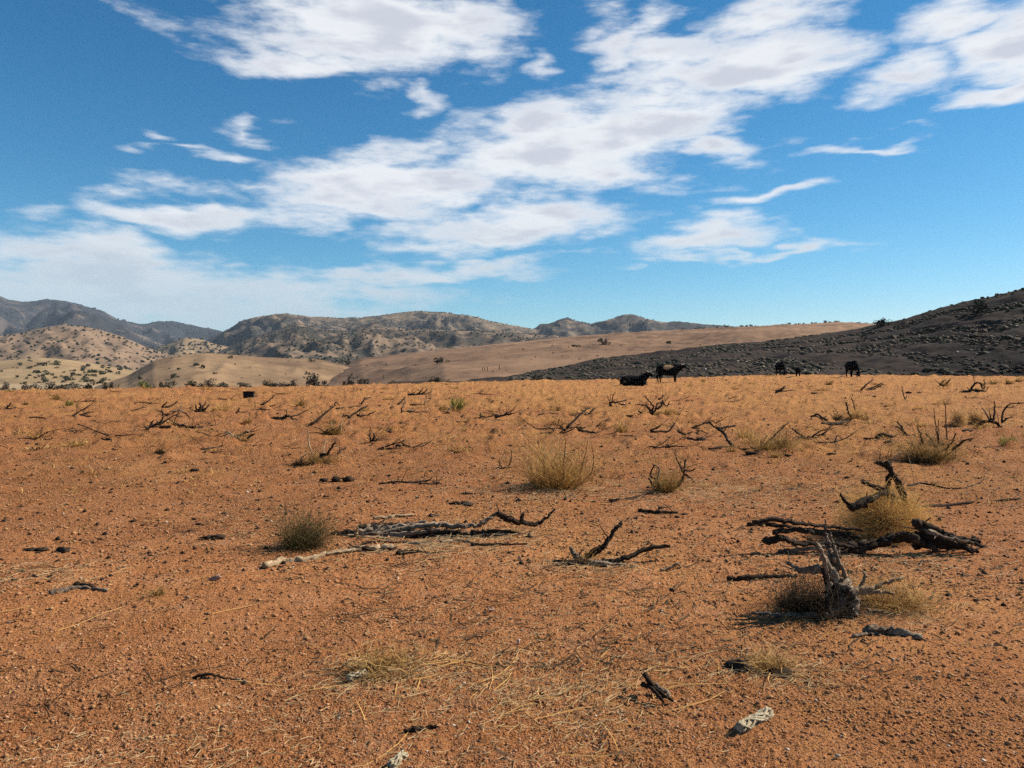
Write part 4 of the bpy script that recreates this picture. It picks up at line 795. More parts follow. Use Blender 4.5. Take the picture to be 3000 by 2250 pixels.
clump('grass_clump', 'dark flattened grass at left side of the low sprawling straw grass', 1080, 1972, 210, 36, M_DARKGRASS, 300, spread=1.25, curl=.4)
clump('grass_clump', 'curly straw tuft beside a dark clod, lower right foreground', 2255, 1962, 130, 82, M_STRAW, 300, spread=.85, curl=.35)
lumpthing('soil_clod', 'dark soil clod left of the curly straw tuft', 2165, 1960, 75, 34, M_DUNG, 'clod')
lumpthing('soil_clod', 'dark soil clod under right side of curly straw tuft', 2282, 1975, 70, 26, M_DUNG, 'clod')
# cholla-like netted pieces
M_CHALK = woodmat('chalky_cactus_wood', (.42, .30, .17), (.68, .54, .34), (.80, .68, .47), .50)
def netted(label, p0, p1, r):
    A = hit(*p0, 'base'); B_ = hit(*p1, 'base'); pm = A.y / F; rad = r * pm; mb = MB(); rng = np.random.default_rng(int(p0[0]))
    a = np.array(A); b = np.array(B_); a[2] += rad; b[2] += rad * .9; ax = (b - a); L_ = np.linalg.norm(ax); ax /= L_
    u = np.cross(ax, [0, 0, 1.0]); u /= np.linalg.norm(u); v = np.cross(u, ax)
    tube(mb, [a, (a + b) / 2, b], rad * .78, rad * .7, 10, 5, .15, .05, rng)
    for sgn in (1, -1):
        for k in range(5):
            s = np.linspace(0, 1, 16); th = sgn * s * L_ / rad * .45 + k * 2 * np.pi / 5 + rng.normal(0, .35) + np.cumsum(rng.normal(0, .10, 16))
            P = a + ax * (s * L_)[:, None] + rad * (np.cos(th)[:, None] * u + np.sin(th)[:, None] * v)
            tube(mb, P, rad * rng.uniform(.16, .34), rad * rng.uniform(.12, .3), 5, 1, .3, .25, rng)
    tag(obj('netted_stick', mb.mesh('netted_stick', A), M_CHALK, None, A), label, 'stick')
netted('pale netted hollow cactus-wood stick at lower right', (2165, 2150), (2252, 2100), 15)
netted('pale netted cactus-wood stick cut by the bottom edge', (1145, 2258), (1185, 2222), 13)
netted('pale netted cactus-wood stick under the low sprawling straw grass', (1020, 1996), (1072, 1978), 9)
# --- stones, chips, dung
lumpthing('rock', 'angular brown-grey rock on bare soil left of the branch pile', 637, 1702, 46, 30, M_ROCK, 'rock', ang=True)
lumpthing('rock', 'small pinkish rock standing alone in the centre foreground', 1438, 1798, 26, 36, M_ROCK, 'rock', ang=True)
lumpthing('rock', 'small dark rock left of the dark forked branch', 1522, 1642, 20, 20, M_ROCK, 'rock', ang=True)
lumpthing('rock', 'small pale rock near bottom edge at right', 2452, 2222, 26, 22, M_PALEROCK, 'rock', ang=True)
lumpthing('rock', 'little pale stone beside dark clod at centre foreground', 1520, 1882, 16, 22, M_PALEROCK, 'rock', ang=True)
for (x, y, w_, h_, lb) in [(345, 1668, 22, 8, 'bright pale wood chip on red soil below the dung pats, left'), (546, 1754, 34, 8, 'long pale wood chip below the angular rock, left'), (527, 1786, 24, 10, 'short pale wood chip lowest of those below angular rock'),
                           (1000, 1826, 20, 12, 'white wood chip in the centre-left foreground above the low straw grass'), (1695, 1945, 12, 26, 'pale upright wood sliver in centre foreground')]:
    lumpthing('wood_chip', lb, x, y, w_, h_, M_PALEWOOD, 'wood chip', ang=True, deep=.4)
DG = 'dried dung pats on the near field'
for (x, y, w_, h_, n_, lb) in [(105, 1614, 62, 14, 2, 'twin-lobed dark dung pat, leftmost in the foreground'), (180, 1618, 50, 17, 1, 'dark domed dung pat beside the twin-lobed one at left'),
        (622, 1578, 60, 15, 2, 'dark dung pat with small tail left of the green bunchgrass'), (587, 1538, 32, 8, 1, 'flat dark dung pat above the tailed one, left'), (1352, 1480, 58, 16, 2, 'brown-black dung pat left of the large central grass clump'),
        (1270, 1514, 38, 10, 1, 'flat dark dung pat just behind the branch pile'), (1000, 1408, 58, 17, 2, 'dark lumpy dung pat in middle field above the green bunchgrass'), (950, 1410, 28, 12, 1, 'small dark dung pat left of the lumpy one in middle field'),
        (992, 1432, 16, 9, 1, 'tiny dark dung lump below the lumpy pat in middle field'), (1078, 1470, 14, 6, 1, 'tiny black dung lump above the branch pile'), (238, 1373, 16, 7, 1, 'tiny dark dung lump alone at far left middle field'),
        (570, 1380, 24, 8, 1, 'small dark dung pat below the stick with shadow, left field'), (1178, 1310, 38, 11, 2, 'dark dung pat in open ground left of centre'), (2012, 1212, 20, 9, 1, 'dark pointed dung lump right of the spreading dead bush'),
        (310, 1290, 26, 11, 2, 'dark blocky dung pat in the left middle field'), (171, 1272, 22, 8, 1, 'dark round dung pat in the far left field'), (135, 1257, 24, 6, 2, 'small flat dung pat behind the dark round one, far left'),
        (1372, 1340, 24, 7, 1, 'flat dark dung pat in open ground left of the bare twigs'), (2830, 1265, 30, 11, 1, 'dark dung pat below the two golden tumbleweeds'), (2605, 1298, 28, 13, 1, 'dark dung lump below the root with bleached end'),
        (2055, 1290, 26, 11, 1, 'dark dung lump left of the black crooked branch'), (2310, 1337, 24, 9, 1, 'dark flat dung pat right of leaning pole clump'), (2435, 1332, 24, 9, 1, 'dark dung pat in open ground left of pale twigs'),
        (2382, 1155, 18, 8, 1, 'larger dark dung lump in far right field left of the grazing cow'), (2662, 1152, 16, 8, 1, 'dark dung lump beside the single thin upright stick'), (2695, 1152, 10, 5, 1, 'small dark dung lump right of thin upright stick'),
        (2560, 1163, 16, 6, 1, 'dark dung lump below the fanning dark branch'), (1970, 1730, 20, 8, 1, 'small dark dung lump right below the forked branch'), (2690, 1990, 30, 10, 1, 'small oval dark lump on bare soil at lower right'), (2925, 1760, 12, 9, 1, 'tiny dark lump near right edge of foreground')]:
    lumpthing('dung_pat', lb, x, y, w_, h_, M_DUNG, 'dung', DG, n_)
clump('grass_clump', 'dome-shaped shaggy dark tuft alone in left middle field', 467, 1330, 50, 21, M_DARKGRASS, 420, spread=1.1, droop=.5)
# more small tufts
for (x, y, w_, h_, m, lb) in [(722, 1240, 48, 20, M_RUST, 'rusty brown tuft beside charred log heap, left field'), (880, 1190, 38, 24, M_OLIVE, 'olive tuft with dark shadow behind the charred log heap'), (200, 1188, 32, 16, M_LIME, 'green-topped tuft in far left field'),
        (162, 1172, 34, 24, M_OLIVE, 'olive tuft with black base at far left rim'), (2766, 1130, 34, 16, M_STRAW, 'straw tuft at foot of small leaning bush, far right'), (2908, 1126, 30, 14, M_OLIVE, 'olive tuft behind the mounded dead bush, far right'),
        (2956, 1126, 26, 14, M_OLIVE, 'leftmost of two tufts close to the far right edge'), (2984, 1120, 26, 16, M_STRAW, 'rightmost tuft at the far right edge below hillside'), (75, 1186, 18, 10, M_OLIVE, 'tiny olive tuft at far left edge of field'),
        (630, 1205, 40, 14, M_RUST, 'rusty low tuft right of many-fingered stump'), (1070, 1205, 22, 12, M_RUST, 'small rusty tuft behind propped straight branch'), (1440, 1208, 30, 12, M_RUST, 'rusty low tuft behind long low branch at centre'),
        (2430, 1128, 22, 14, M_OLIVE, 'olive tuft below the grazing cow at right'), (1174, 1242, 14, 10, M_OLIVE, 'tiny olive tuft below tangled low branches'), (2060, 1118, 20, 8, M_RUST, 'tiny rusty tuft right of the standing cow'),
        (2140, 1325, 34, 26, M_STRAW, 'straw tuft at foot of black crooked branch'), (2270, 1340, 34, 26, M_STRAW, 'straw tuft before the leaning pole clump')]:
    clump('grass_clump', lb, x, y, w_, h_, m, 150)

def tangle_mesh(seed):
    rng = np.random.default_rng(seed); mb = MB()
    for i in range(rng.integers(3, 6)):
        a = rng.normal(0, .5) + (math.pi if rng.random() < .3 else 0); L_ = rng.uniform(.35, 1.0); up = rng.choice([.03, .06, .35, .5]) * L_
        p0 = np.array([rng.normal(0, .12), rng.normal(0, .1), .03]); p2 = p0 + np.array([math.cos(a) * L_, math.sin(a) * L_ * .6, up]); p1 = (p0 + p2) / 2 + rng.normal(0, .07, 3); p1[2] = max(p1[2], .03)
        PP, Rm = tube(mb, [p0, p1, p2], rng.uniform(.018, .035), .010, 6, 4, .25, .3, rng); twigs(mb, PP, Rm, 5, .28, rng)
    me = mb.mesh('twig_tangle'); me.materials.append(M_WOOD); return me
def tuft_mesh(seed, m):
    rng = np.random.default_rng(seed); mb = MB(); blades(mb, (0, 0, 0), 90, .22, .24, .85, .35, .016, rng, (.15, 0), 3, .6, .25); blades(mb, (0, 0, 0), 40, .3, .10, 1.2, .4, .016, rng, (0, 0), 3, .6, .3)
    me = mb.mesh('grass_tuft'); me.materials.append(m); return me
TG = [tangle_mesh(900 + i) for i in range(9)]; TF = [tuft_mesh(950 + i, m) for i, m in enumerate([M_STRAW, M_OLIVE, M_RUST, M_STRAW, M_OLIVE, M_GOLD])]
rs = random.Random(41)
for i in range(74):
    y = 1128 + (rs.random() ** 1.6) * 205; x = rs.uniform(-40, 3040); B = hit(x, max(y, 1141 if x < 1300 else 1118), 'base')
    o = obj('twig_tangle', rs.choice(TG), None, None, B); s_ = rs.uniform(.32, .75) * (1.0 if B.y > 14 else .6); o.scale = (s_, s_, s_ * rs.uniform(.6, 1.1)); o.rotation_euler = (0, 0, rs.uniform(-.5, .5))
    where = ('left third', 'middle third', 'right third')[min(2, max(0, int(x // 1000)))] + (' of the far field' if B.y > 24 else ' of the middle field')
    tag(o, 'small dark twig tangle lying loose in the ' + where, 'twig tangle', 'small twig tangles, ' + where)
for i in range(66):
    y = 1126 + (rs.random() ** 1.8) * 200; x = rs.uniform(-40, 3040); B = hit(x, max(y, 1141 if x < 1300 else 1116), 'base')
    o = obj('grass_tuft', rs.choice(TF), None, None, B); s_ = rs.uniform(.6, 1.5) * (1.0 if B.y > 14 else .6); o.scale = (s_ * 1.2, s_, s_ * rs.uniform(.6, 1.1)); o.rotation_euler = (0, 0, rs.uniform(0, 6.28))
    where = ('left third', 'middle third', 'right third')[min(2, max(0, int(x // 1000)))] + (' of the far field' if B.y > 24 else ' of the middle field')
    tag(o, 'small plain dry grass tuft in the ' + where, 'grass clump', 'small grass tufts, ' + where)

# ------------------------------------------------------------------ black box
def black_box():
    B = hit(729, 1166, 'base'); pm = B.y / F; w, h, d = 29 * pm, 19 * pm, 17 * pm; t = .035 * w * 2
    o = empty('feed_box', B, math.radians(8))
    bm = bmesh.new()
    def bx(x0, x1, y0, y1, z0, z1):
        r = bmesh.ops.create_cube(bm, size=1.0); bmesh.ops.scale(bm, vec=(x1 - x0, y1 - y0, z1 - z0), verts=r['verts'])
        bmesh.ops.translate(bm, vec=((x0 + x1) / 2, (y0 + y1) / 2, (z0 + z1) / 2), verts=r['verts'])
    bx(-w / 2, w / 2, -d / 2, -d / 2 + t, 0, h); bx(-w / 2, w / 2, d / 2 - t, d / 2, 0, h)
    bx(-w / 2, -w / 2 + t, -d / 2 + t, d / 2 - t, 0, h); bx(w / 2 - t, w / 2, -d / 2 + t, d / 2 - t, 0, h); bx(-w / 2 + t, w / 2 - t, -d / 2 + t, d / 2 - t, .01, t)
    bmesh.ops.bevel(bm, geom=bm.edges[:], offset=.006, segments=1, affect='EDGES')
    me = bpy.data.meshes.new('body'); bm.to_mesh(me); bm.free(); obj('body', me, M_BLACK, o)
    bm = bmesh.new()
    for y in (-d / 2 - .012, d / 2 + .012): bx(-w / 2 - .02, w / 2 + .02, y - .014, y + .014, h - .05, h + .006)
    for x in (-w / 2 - .012, w / 2 + .012): bx(x - .013, x + .013, -d / 2 + .003, d / 2 - .003, h - .049, h + .004)
    me = bpy.data.meshes.new('rim'); bm.to_mesh(me); bm.free(); obj('rim', me, M_BLACK, o)
    tag(o, 'black open box standing alone near the left rim of the field', 'box')
M_BLACK = rockmat('black_plastic', (.008, .008, .009), (.02, .019, .018), 6)
black_box()

# ------------------------------------------------------------------ cattle
def cowmat(name, patch=None, pcol=(.36, .22, .11)):
    def f(t, b):
        v = t.new('ShaderNodeTexCoord').outputs['Object']; n = t.noise(v, 3.0, 4, .6)
        col = t.mix(n, C3(.002, .002, .002), C3(.006, .005, .004))
        if patch:
            (cx, cy, cz, rx, ry, rz) = patch
            mp = t.new('ShaderNodeMapping', {'Vector': v, 'Location': (cx, cy, cz), 'Scale': (rx, ry, rz)}, vector_type='TEXTURE')
            ln = t.new('ShaderNodeVectorMath', {0: mp.outputs[0]}, operation='LENGTH').outputs['Value']
            k = t.ramp(t.m('ADD', ln, t.m('MULTIPLY', t.m('SUBTRACT', n, .5), 1.4)), 1.05, .9)
            col = t.mix(k, col, C3(*pcol))
        t.l.new(col, b.inputs['Base Color'])
    return mat(name, f, .9, .04)
M_HORN = rockmat('pale_horn', (.45, .38, .28), (.62, .55, .44), 10)
def chain(mb, pts, rng, sides=12):
    P = np.array([p[:3] for p in pts], float); R = [p[3] for p in pts]
    C_ = catmull(P, 5); Rr = np.interp(np.linspace(0, 1, len(C_)), np.linspace(0, 1, len(R)), R)
    T_ = np.gradient(C_, axis=0); T_ /= np.linalg.norm(T_, axis=1)[:, None]
    up = np.array([0, 1.0, 0]); A = np.cross(T_, up); A /= np.linalg.norm(A, axis=1)[:, None] + 1e-9; B = np.cross(T_, A)
    th = np.linspace(0, 2 * np.pi, sides, endpoint=False)
    V = C_[:, None] + Rr[:, None, None] * (np.cos(th)[None, :, None] * A[:, None] + np.sin(th)[None, :, None] * B[:, None] * (pts[0][4] if len(pts[0]) > 4 else 1))
    n = len(C_); V = V.reshape(-1, 3); m = len(V); V = np.vstack([V, C_[0] - T_[0] * Rr[0] * .5, C_[-1] + T_[-1] * Rr[-1] * .5])
    t = [[m, (j + 1) % sides, j] for j in range(sides)] + [[m + 1, m - sides + j, m - sides + (j + 1) % sides] for j in range(sides)]
    mb.add(V, grid_faces(n, sides, True), t)
def bake(name, mb, m, parent, vox=.03):
    me = mb.mesh(name); o = bpy.data.objects.new(name, me); COL.objects.link(o)
    md = o.modifiers.new('r', 'REMESH'); md.mode = 'VOXEL'; md.voxel_size = vox; md.use_smooth_shade = True
    sm = o.modifiers.new('s', 'SMOOTH'); sm.iterations = 4; sm.factor = .5
    dg = bpy.context.evaluated_depsgraph_get(); me2 = bpy.data.meshes.new_from_object(o.evaluated_get(dg)); me2.name = name
    bpy.data.objects.remove(o); me2.materials.clear()
    return obj(name, me2, m, parent)
def cow(label, px, py, heading, pose, size, m, horns=True, calf=False):
    B = hit(px, py, 'base'); rng = np.random.default_rng(int(px)); o = empty('calf' if calf else 'cow', B, heading, size)
    mb = MB(); c = lambda *p: chain(mb, p, rng)
    lie = pose == 'lie'; dz = -.68 if lie else 0
    c((-.84, 0, 1.10 + dz, .24), (-.70, 0, 1.05 + dz, .35), (-.35, 0, .99 + dz, .41), (.05, 0, .95 + dz, .45), (.40, 0, .97 + dz, .43), (.68, 0, 1.02 + dz, .34), (.84, 0, 1.04 + dz, .22))
    c((.30, 0, 1.16 + dz, .22), (.55, 0, 1.22 + dz, .24), (.75, 0, 1.22 + dz, .20))
    c((-.78, .0, 1.22 + dz, .12), (-.5, 0, 1.22 + dz, .18), (0, 0, 1.20 + dz, .16))
    if pose == 'graze':
        c((.62, 0, 1.12, .27), (.95, .02, .92, .20), (1.15, .05, .62, .15), (1.22, .06, .44, .13))
        c((1.18, .06, .50, .13), (1.26, .07, .30, .125), (1.34, .08, .10, .085)); hd = Vector((1.18, .06, .50)); hv = Vector((.35, .05, -.85))
        up = Vector((.85, 0, .35))
    else:
        hz_ = dz * .85 if lie else 0
        nk = .16 if not lie else 0.0
        c((.60, 0, 1.10 + dz, .32), (.85, -.02, 1.26 + hz_ - nk * .6, .25), (1.05, -.06, 1.42 + hz_ - nk, .18), (1.12, -.08, 1.46 + hz_ - nk, .16)); hz_ -= nk
        c((1.06, -.07, 1.47 + hz_, .14), (1.22, -.18, 1.40 + hz_, .13), (1.36, -.30, 1.28 + hz_, .085)); hd = Vector((1.06, -.07, 1.47 + hz_)); hv = Vector((.7, -.55, -.4)); up = Vector((.3, -.2, .9))
    for s_ in (1, -1):
        if lie:
            c((-.60, .24 * s_, .40, .26), (-.30, .36 * s_, .30, .18), (-.15, .42 * s_, .14, .11)); c((-.15, .42 * s_, .14, .10), (-.45, .46 * s_, .08, .07), (-.62, .46 * s_, .06, .06))
            c((.55, .22 * s_, .34, .18), (.85, .24 * s_, .16, .10)); c((.85, .24 * s_, .15, .09), (.62, .30 * s_, .07, .06), (.50, .30 * s_, .06, .06))
        else:
            st_ = .07 * s_
            c((.52, .17 * s_, 1.0, .19), (.53 + st_, .19 * s_, .70, .12), (.52 + st_, .19 * s_, .44, .072), (.53 + st_, .19 * s_, .12, .052), (.56 + st_, .19 * s_, .03, .07))
            c((-.66, .19 * s_, 1.02, .24), (-.58 - st_, .21 * s_, .72, .16), (-.76 - st_, .21 * s_, .46, .078), (-.72 - st_, .21 * s_, .14, .055), (-.68 - st_, .21 * s_, .03, .072))
    c((-.86, 0, 1.18 + dz, .05), (-.96, 0, .95 + dz * .8, .035), (-.95, .02, max(.60 + dz, .10), .03), (-.94, .03, max(.42 + dz, .05), .05))
    side = hv.normalized().cross(up.normalized()).normalized()
    for s_ in (1, -1):
        e0 = hd + side * (.10 * s_); e1 = hd + side * (.30 * s_) - up * .02
        chain(mb, [(*e0, .05), (*((e0 + e1) / 2), .065), (*e1, .025)], rng, 8)
    bake('body', mb, m, o, .032)
    if horns:
        for s_ in (1, -1):
            mb2 = MB(); p0 = hd + side * (.07 * s_) + up * .09; p1 = hd + side * (.22 * s_) + up * .16; p2 = hd + side * (.27 * s_) + up * .27
            tube(mb2, [np.array(p0), np.array(p1), np.array(p2)], .035, .008, 8, 4, .02, .0); obj('horn', mb2.mesh('horn'), M_HORN, o)
    tag(o, label, 'calf' if calf else 'cow'); return o
R_ = math.radians
cow('black cow with tan saddle patch standing side-on, head turned right', 1958, 1120, R_(-4), 'stand', 1.0, cowmat('black_hide_tan_saddle', (-.08, -.36, 1.22, .42, .30, .20)))
cow('black horned cow lying on the ground left of the standing cow', 1856, 1130, R_(-10), 'lie', 1.0, cowmat('black_hide_faint_patch', (-.6, -.5, .3, .12, .3, .12), (.09, .07, .045)))
cow('black cow grazing, leftmost of the pair at foot of dark hillside, beside calf', 2286, 1100, R_(-93), 'graze', .92, cowmat('black_hide'))
cow('small black calf standing end-on beside a grazing cow', 2338, 1104, R_(66), 'stand', .62, cowmat('black_calf_hide'), horns=False, calf=True)
cow('black cow grazing with head low to the right, nearest the dark hillside foot', 2496, 1105, R_(-93), 'graze', 1.0, cowmat('jet_black_hide'))
wood('dead_branch', 'thin pale-tipped dead branch crossing behind the lying cow', (1815, 1122), [(U_, 4, 2.5, [(1832, 1120), (1812, 1113), (1798, 1105)], .2, 0), (U_, 3.5, 2, [(1822, 1120), (1834, 1112), (1842, 1104)], .3, 0, M_GREYWOOD)])

# ------------------------------------------------------------------ bushes and trees
def leafcloud(n, rng, size=.10, flat=.8, lobes=7):
    """leaf faces spread through an uneven crown of unit radius"""
    cs = rng.normal(0, .42, (lobes, 3)); cs[:, 2] = np.abs(cs[:, 2]) * .8 + .25; rs = rng.uniform(.30, .55, lobes)
    k = rng.integers(0, lobes, n); d = rng.normal(0, 1, (n, 3)); d /= np.linalg.norm(d, axis=1)[:, None]
    P = cs[k] + d * (rs[k] * rng.random(n) ** .45)[:, None]; P[:, 2] = np.maximum(P[:, 2], .02)
    a = rng.normal(0, 1, (n, 3)); a /= np.linalg.norm(a, axis=1)[:, None]; b = np.cross(a, rng.normal(0, 1, (n, 3))); b /= np.linalg.norm(b, axis=1)[:, None]
    s_ = size * rng.uniform(.6, 1.4, n)[:, None]
    V = np.stack([P - a * s_, P + b * s_ * .8, P + a * s_, P - b * s_ * .8], 1).reshape(-1, 3)
    return V, np.arange(n * 4).reshape(-1, 4)
def crown_mesh(name, seed, n, size, m):
    rng = np.random.default_rng(seed); V, q = leafcloud(n, rng, size); me = mesh_np(name, V, q, None, False); me.materials.append(m); return me
def trunk_mesh(name, seed, m, r=.07):
    rng = np.random.default_rng(seed); mb = MB()
    tube(mb, [(0, 0, -.1), (.03, 0, .2), (0, .04, .55)], r, r * .5, 7, 4, .2, .2, rng)
    for i in range(4):
        a = rng.uniform(0, 6.28); tube(mb, [(0, 0, .15), (.2 * math.cos(a), .2 * math.sin(a), .4), (.45 * math.cos(a), .45 * math.sin(a), .65)], r * .5, r * .2, 5, 3, .2, .2, rng)
    me = mb.mesh(name); me.materials.append(m); return me
CR = {k: [crown_mesh('crown', 100 + i + 10 * j, 520, .085, m) for i in range(3)] for j, (k, m) in enumerate([('jun', M_JUN), ('green', M_GREENBUSH), ('grey', M_GREYBUSH), ('sage', M_SAGE), ('dark', M_DARKBUSH)])}
FARJ = [crown_mesh('juniper', 300 + i, 90, .20, M_JUN) for i in range(5)]
TRK = trunk_mesh('trunk', 5, M_WOOD); THIN = trunk_mesh('stems', 6, M_GREYWOOD, .04)
def tree(name, label, px, py, wpx, hpx, kind, cat, group=None, where=None, d=None):
    if d is None: B = hit(px, py, where)
    else:
        v = pdir(px, py); B = Vector(np.array([0, 0, CAMZ]) + v * (d / v[1])); B.z = bz(B.x, B.y)
    pm = B.y / F; o = empty(name, B, random.uniform(0, 6.28))
    w = wpx * pm * .5; h = hpx * pm if d is None else max(hpx * pm + (CAMZ + pdir(px, py)[2] / pdir(px, py)[1] * B.y - B.z), .5)
    o.scale = (w / .85, w / .85, h / 1.15)
    obj('trunk', TRK if kind in ('jun', 'green') else THIN, None, o); obj('crown', random.choice(CR[kind]), None, o)
    tag(o, label, cat, group); return o
tree('juniper_tree', 'big dark round juniper high on the dark right hillside', 2862, 925, 46, 48, 'dark', 'tree')
tree('juniper_tree', 'spreading juniper on the skyline where the dark hillside starts', 2588, 958, 44, 26, 'jun', 'tree')
tree('shrub', 'small shrub on dark hillside below the skyline juniper', 2532, 992, 20, 12, 'dark', 'shrub')
tree('shrub', 'low dark shrub right of the big juniper on dark hillside', 2955, 918, 22, 12, 'dark', 'shrub')
tree('shrub', 'little shrub poking above the right skyline', 2919, 868, 10, 9, 'sage', 'shrub')
wood('dead_bush', 'bare dark branchy shrub rising behind the right grazing cow', (2508, 1098), [(U_, 4, 2, [(2505, 1098), (2498, 1060), (2488, 1030)], 2, 5), (U_, 4, 2, [(2508, 1098), (2510, 1062), (2518, 1040)], 2, 5), (U_, 3, 2, [(2506, 1090), (2520, 1065), (2532, 1052)], 1, 4)], cat='dead bush')
# brush in the wash just beyond the field's left rim
for (x, y, w_, h_, k_, lb) in [(325, 1136, 26, 18, 'dark', 'dark round bush beyond the left rim of the field'), (425, 1138, 36, 20, 'green', 'bright green round bush beyond the left rim'), (783, 1136, 32, 22, 'dark', 'dark boxy bush beyond the rim left of the twiggy grey bush'),
        (920, 1134, 68, 36, 'grey', 'large twiggy grey bush beyond the rim, centre-left'), (818, 1132, 40, 14, 'grey', 'low grey brush right of the dark boxy bush'), (858, 1132, 34, 16, 'grey', 'low grey brush left of the large twiggy bush'),
        (1024, 1126, 34, 24, 'grey', 'left of two grey twiggy bushes beyond the rim'), (1062, 1126, 34, 24, 'grey', 'right of two grey twiggy bushes beyond the rim'), (1287, 1124, 44, 20, 'dark', 'dark low bush beyond the rim near the fence posts'),
        (1572, 1114, 30, 22, 'grey', 'bare grey bush at the rim left of the lying cow'), (96, 1132, 44, 12, 'grey', 'low grey brush at far left rim'), (20, 1136, 36, 12, 'grey', 'low grey brush at the left picture edge'),
        (200, 1136, 70, 12, 'sage', 'wide low sage brush beyond far left rim'), (150, 1137, 60, 12, 'grey', 'wide grey brush left of the sage brush'), (468, 1130, 22, 14, 'dark', 'small dark bush right of the green bush'),
        (560, 1130, 44, 16, 'dark', 'dark brush beyond the rim above the many-fingered stump'), (610, 1130, 46, 16, 'grey', 'grey brush right of dark brush beyond the rim'), (650, 1134, 60, 14, 'sage', 'sage brush beyond rim left of the black box'), (715, 1134, 40, 12, 'sage', 'sage brush beyond rim above the black box'),
        (500, 1134, 40, 12, 'sage', 'sage brush beyond rim right of green bush'), (260, 1134, 30, 14, 'dark', 'dark low brush left of the dark round bush'), (1160, 1124, 50, 8, 'grey', 'flat grey brush beyond rim between two bush groups')]:
    R0 = float(rim(np.array([azel(x, y)[0]]))[0]); tree('bush', lb, x, y, w_, h_, k_, 'bush', 'brush in the wash beyond the rim', None, (R0 + 5.5) * math.cos(azel(x, y)[0]))
# junipers scattered over the slopes: each its own object
def junipers(spots, label, group):
    for (x, y, w_) in spots:
        B = hit(x, y); pm = B.y / F; o = obj('juniper', random.choice(FARJ), None, None, B)
        s_ = w_ * pm * .5 / .85; o.scale = (s_ * random.uniform(.9, 1.2), s_, s_ * random.uniform(.75, 1.05)); o.rotation_euler = (0, 0, random.uniform(0, 6.28))
        o.location.z -= .05 * s_
        tag(o, label, 'juniper', group)
SINGLE = [(1285, 1062, 28, 'largest dark juniper on the brown slope, with shadow'), (1215, 1077, 18, 'dark juniper left below the largest on the brown slope'), (1683, 1016, 17, 'lone juniper on brown slope left of the twin bushes'), (1758, 1003, 17, 'left dark one of twin bushes on brown slope'),
          (1960, 1006, 17, 'lone juniper on brown slope above the standing cow'), (1020, 1069, 19, 'juniper at saddle between pale hill and brown slope'), (909, 1060, 16, 'juniper on right shoulder of the pale hill'), (820, 1046, 28, 'wide dark juniper pair on crest of the pale hill'),
          (1184, 1032, 20, 'dark juniper where brown slope meets far hill'), (576, 1071, 20, 'left of two round junipers on the pale hill'), (595, 1079, 17, 'right of two round junipers on the pale hill'), (506, 1108, 20, 'juniper low on the pale hill'), (412, 1112, 17, 'juniper lowest left on the pale hill'),
          (626, 1096, 12, 'small juniper on the lower right pale hill'), (677, 1050, 14, 'small juniper near the crest of the pale hill'), (521, 1083, 16, 'shadowed juniper clump on left face of the pale hill')]
for (x, y, w_, lb) in SINGLE: junipers([(x, y, w_)], lb, 'junipers on the near slopes')
tree('shrub', 'grey-brown one of twin bushes on brown slope', 1775, 1010, 24, 15, 'grey', 'shrub')
rj = random.Random(11)
def scatter(n, x0, x1, y0, y1, w0, w1, ok):
    out = []; tries = 0
    while len(out) < n and tries < n * 30:
        tries += 1; x = rj.uniform(x0, x1); y = rj.uniform(y0, y1)
        if ok(x, y): out.append((x, y, rj.uniform(w0, w1)))
    return out
skc = lambda P: (np.array([p[0] for p in P]), np.array([p[1] for p in P]))
def above(P, x): a, b = skc(P); return float(np.interp(x, a, b))
junipers(scatter(70, 60, 400, 1056, 1128, 8, 18, lambda x, y: y > above(P_F, x) + 4 and y < above(P_E, x) - 3 and (x - 60) / 340 + rj.random() * .9 > .75), 'dark juniper in the thicket between pale rise and pale hill', 'junipers in the left valley')
junipers(scatter(16, 0, 200, 1058, 1110, 6, 12, lambda x, y: y > above(P_F, x) + 3), 'small dark juniper scattered on the pale rise at far left', 'junipers on the pale rise')
junipers(scatter(100, 0, 460, 955, 1050, 4.5, 9, lambda x, y: y > above(P_C, x) + 3 and y < above(P_F, x) - 2), 'small dark juniper on the dotted hill at left', 'junipers on the dotted hill')
for x in sorted(rj.uniform(1990, 2545) for _ in range(52)):
    a = azel(x, HZ)[0]; r = float(LY['G'].ridge(np.array([a]))[0]) * rj.uniform(.965, .995); X0, Y0 = r * math.sin(a), r * math.cos(a); s_ = rj.uniform(5.5, 10.5) * Y0 / F * .6
    o = obj('juniper', rj.choice(FARJ), None, None, (X0, Y0, tz(X0, Y0) - .1)); o.scale = (s_ * 1.1, s_, s_ * rj.uniform(.7, 1.0)); o.rotation_euler = (0, 0, rj.uniform(0, 6.28))
    tag(o, 'tiny juniper along the skyline of the brown slope', 'juniper', 'junipers on the brown skyline')
junipers(scatter(34, 1060, 2300, 1000, 1095, 3.5, 7, lambda x, y: y > above(P_G, x) + 6 and y < above(P_J, x) - 6), 'tiny dark shrub scattered on the brown slope', 'shrubs on the brown slope')
junipers(scatter(16, 470, 1000, 1045, 1110, 3.5, 7, lambda x, y: y > above(P_E, x) + 4), 'tiny dark shrub scattered on the pale hill', 'shrubs on the pale hill')
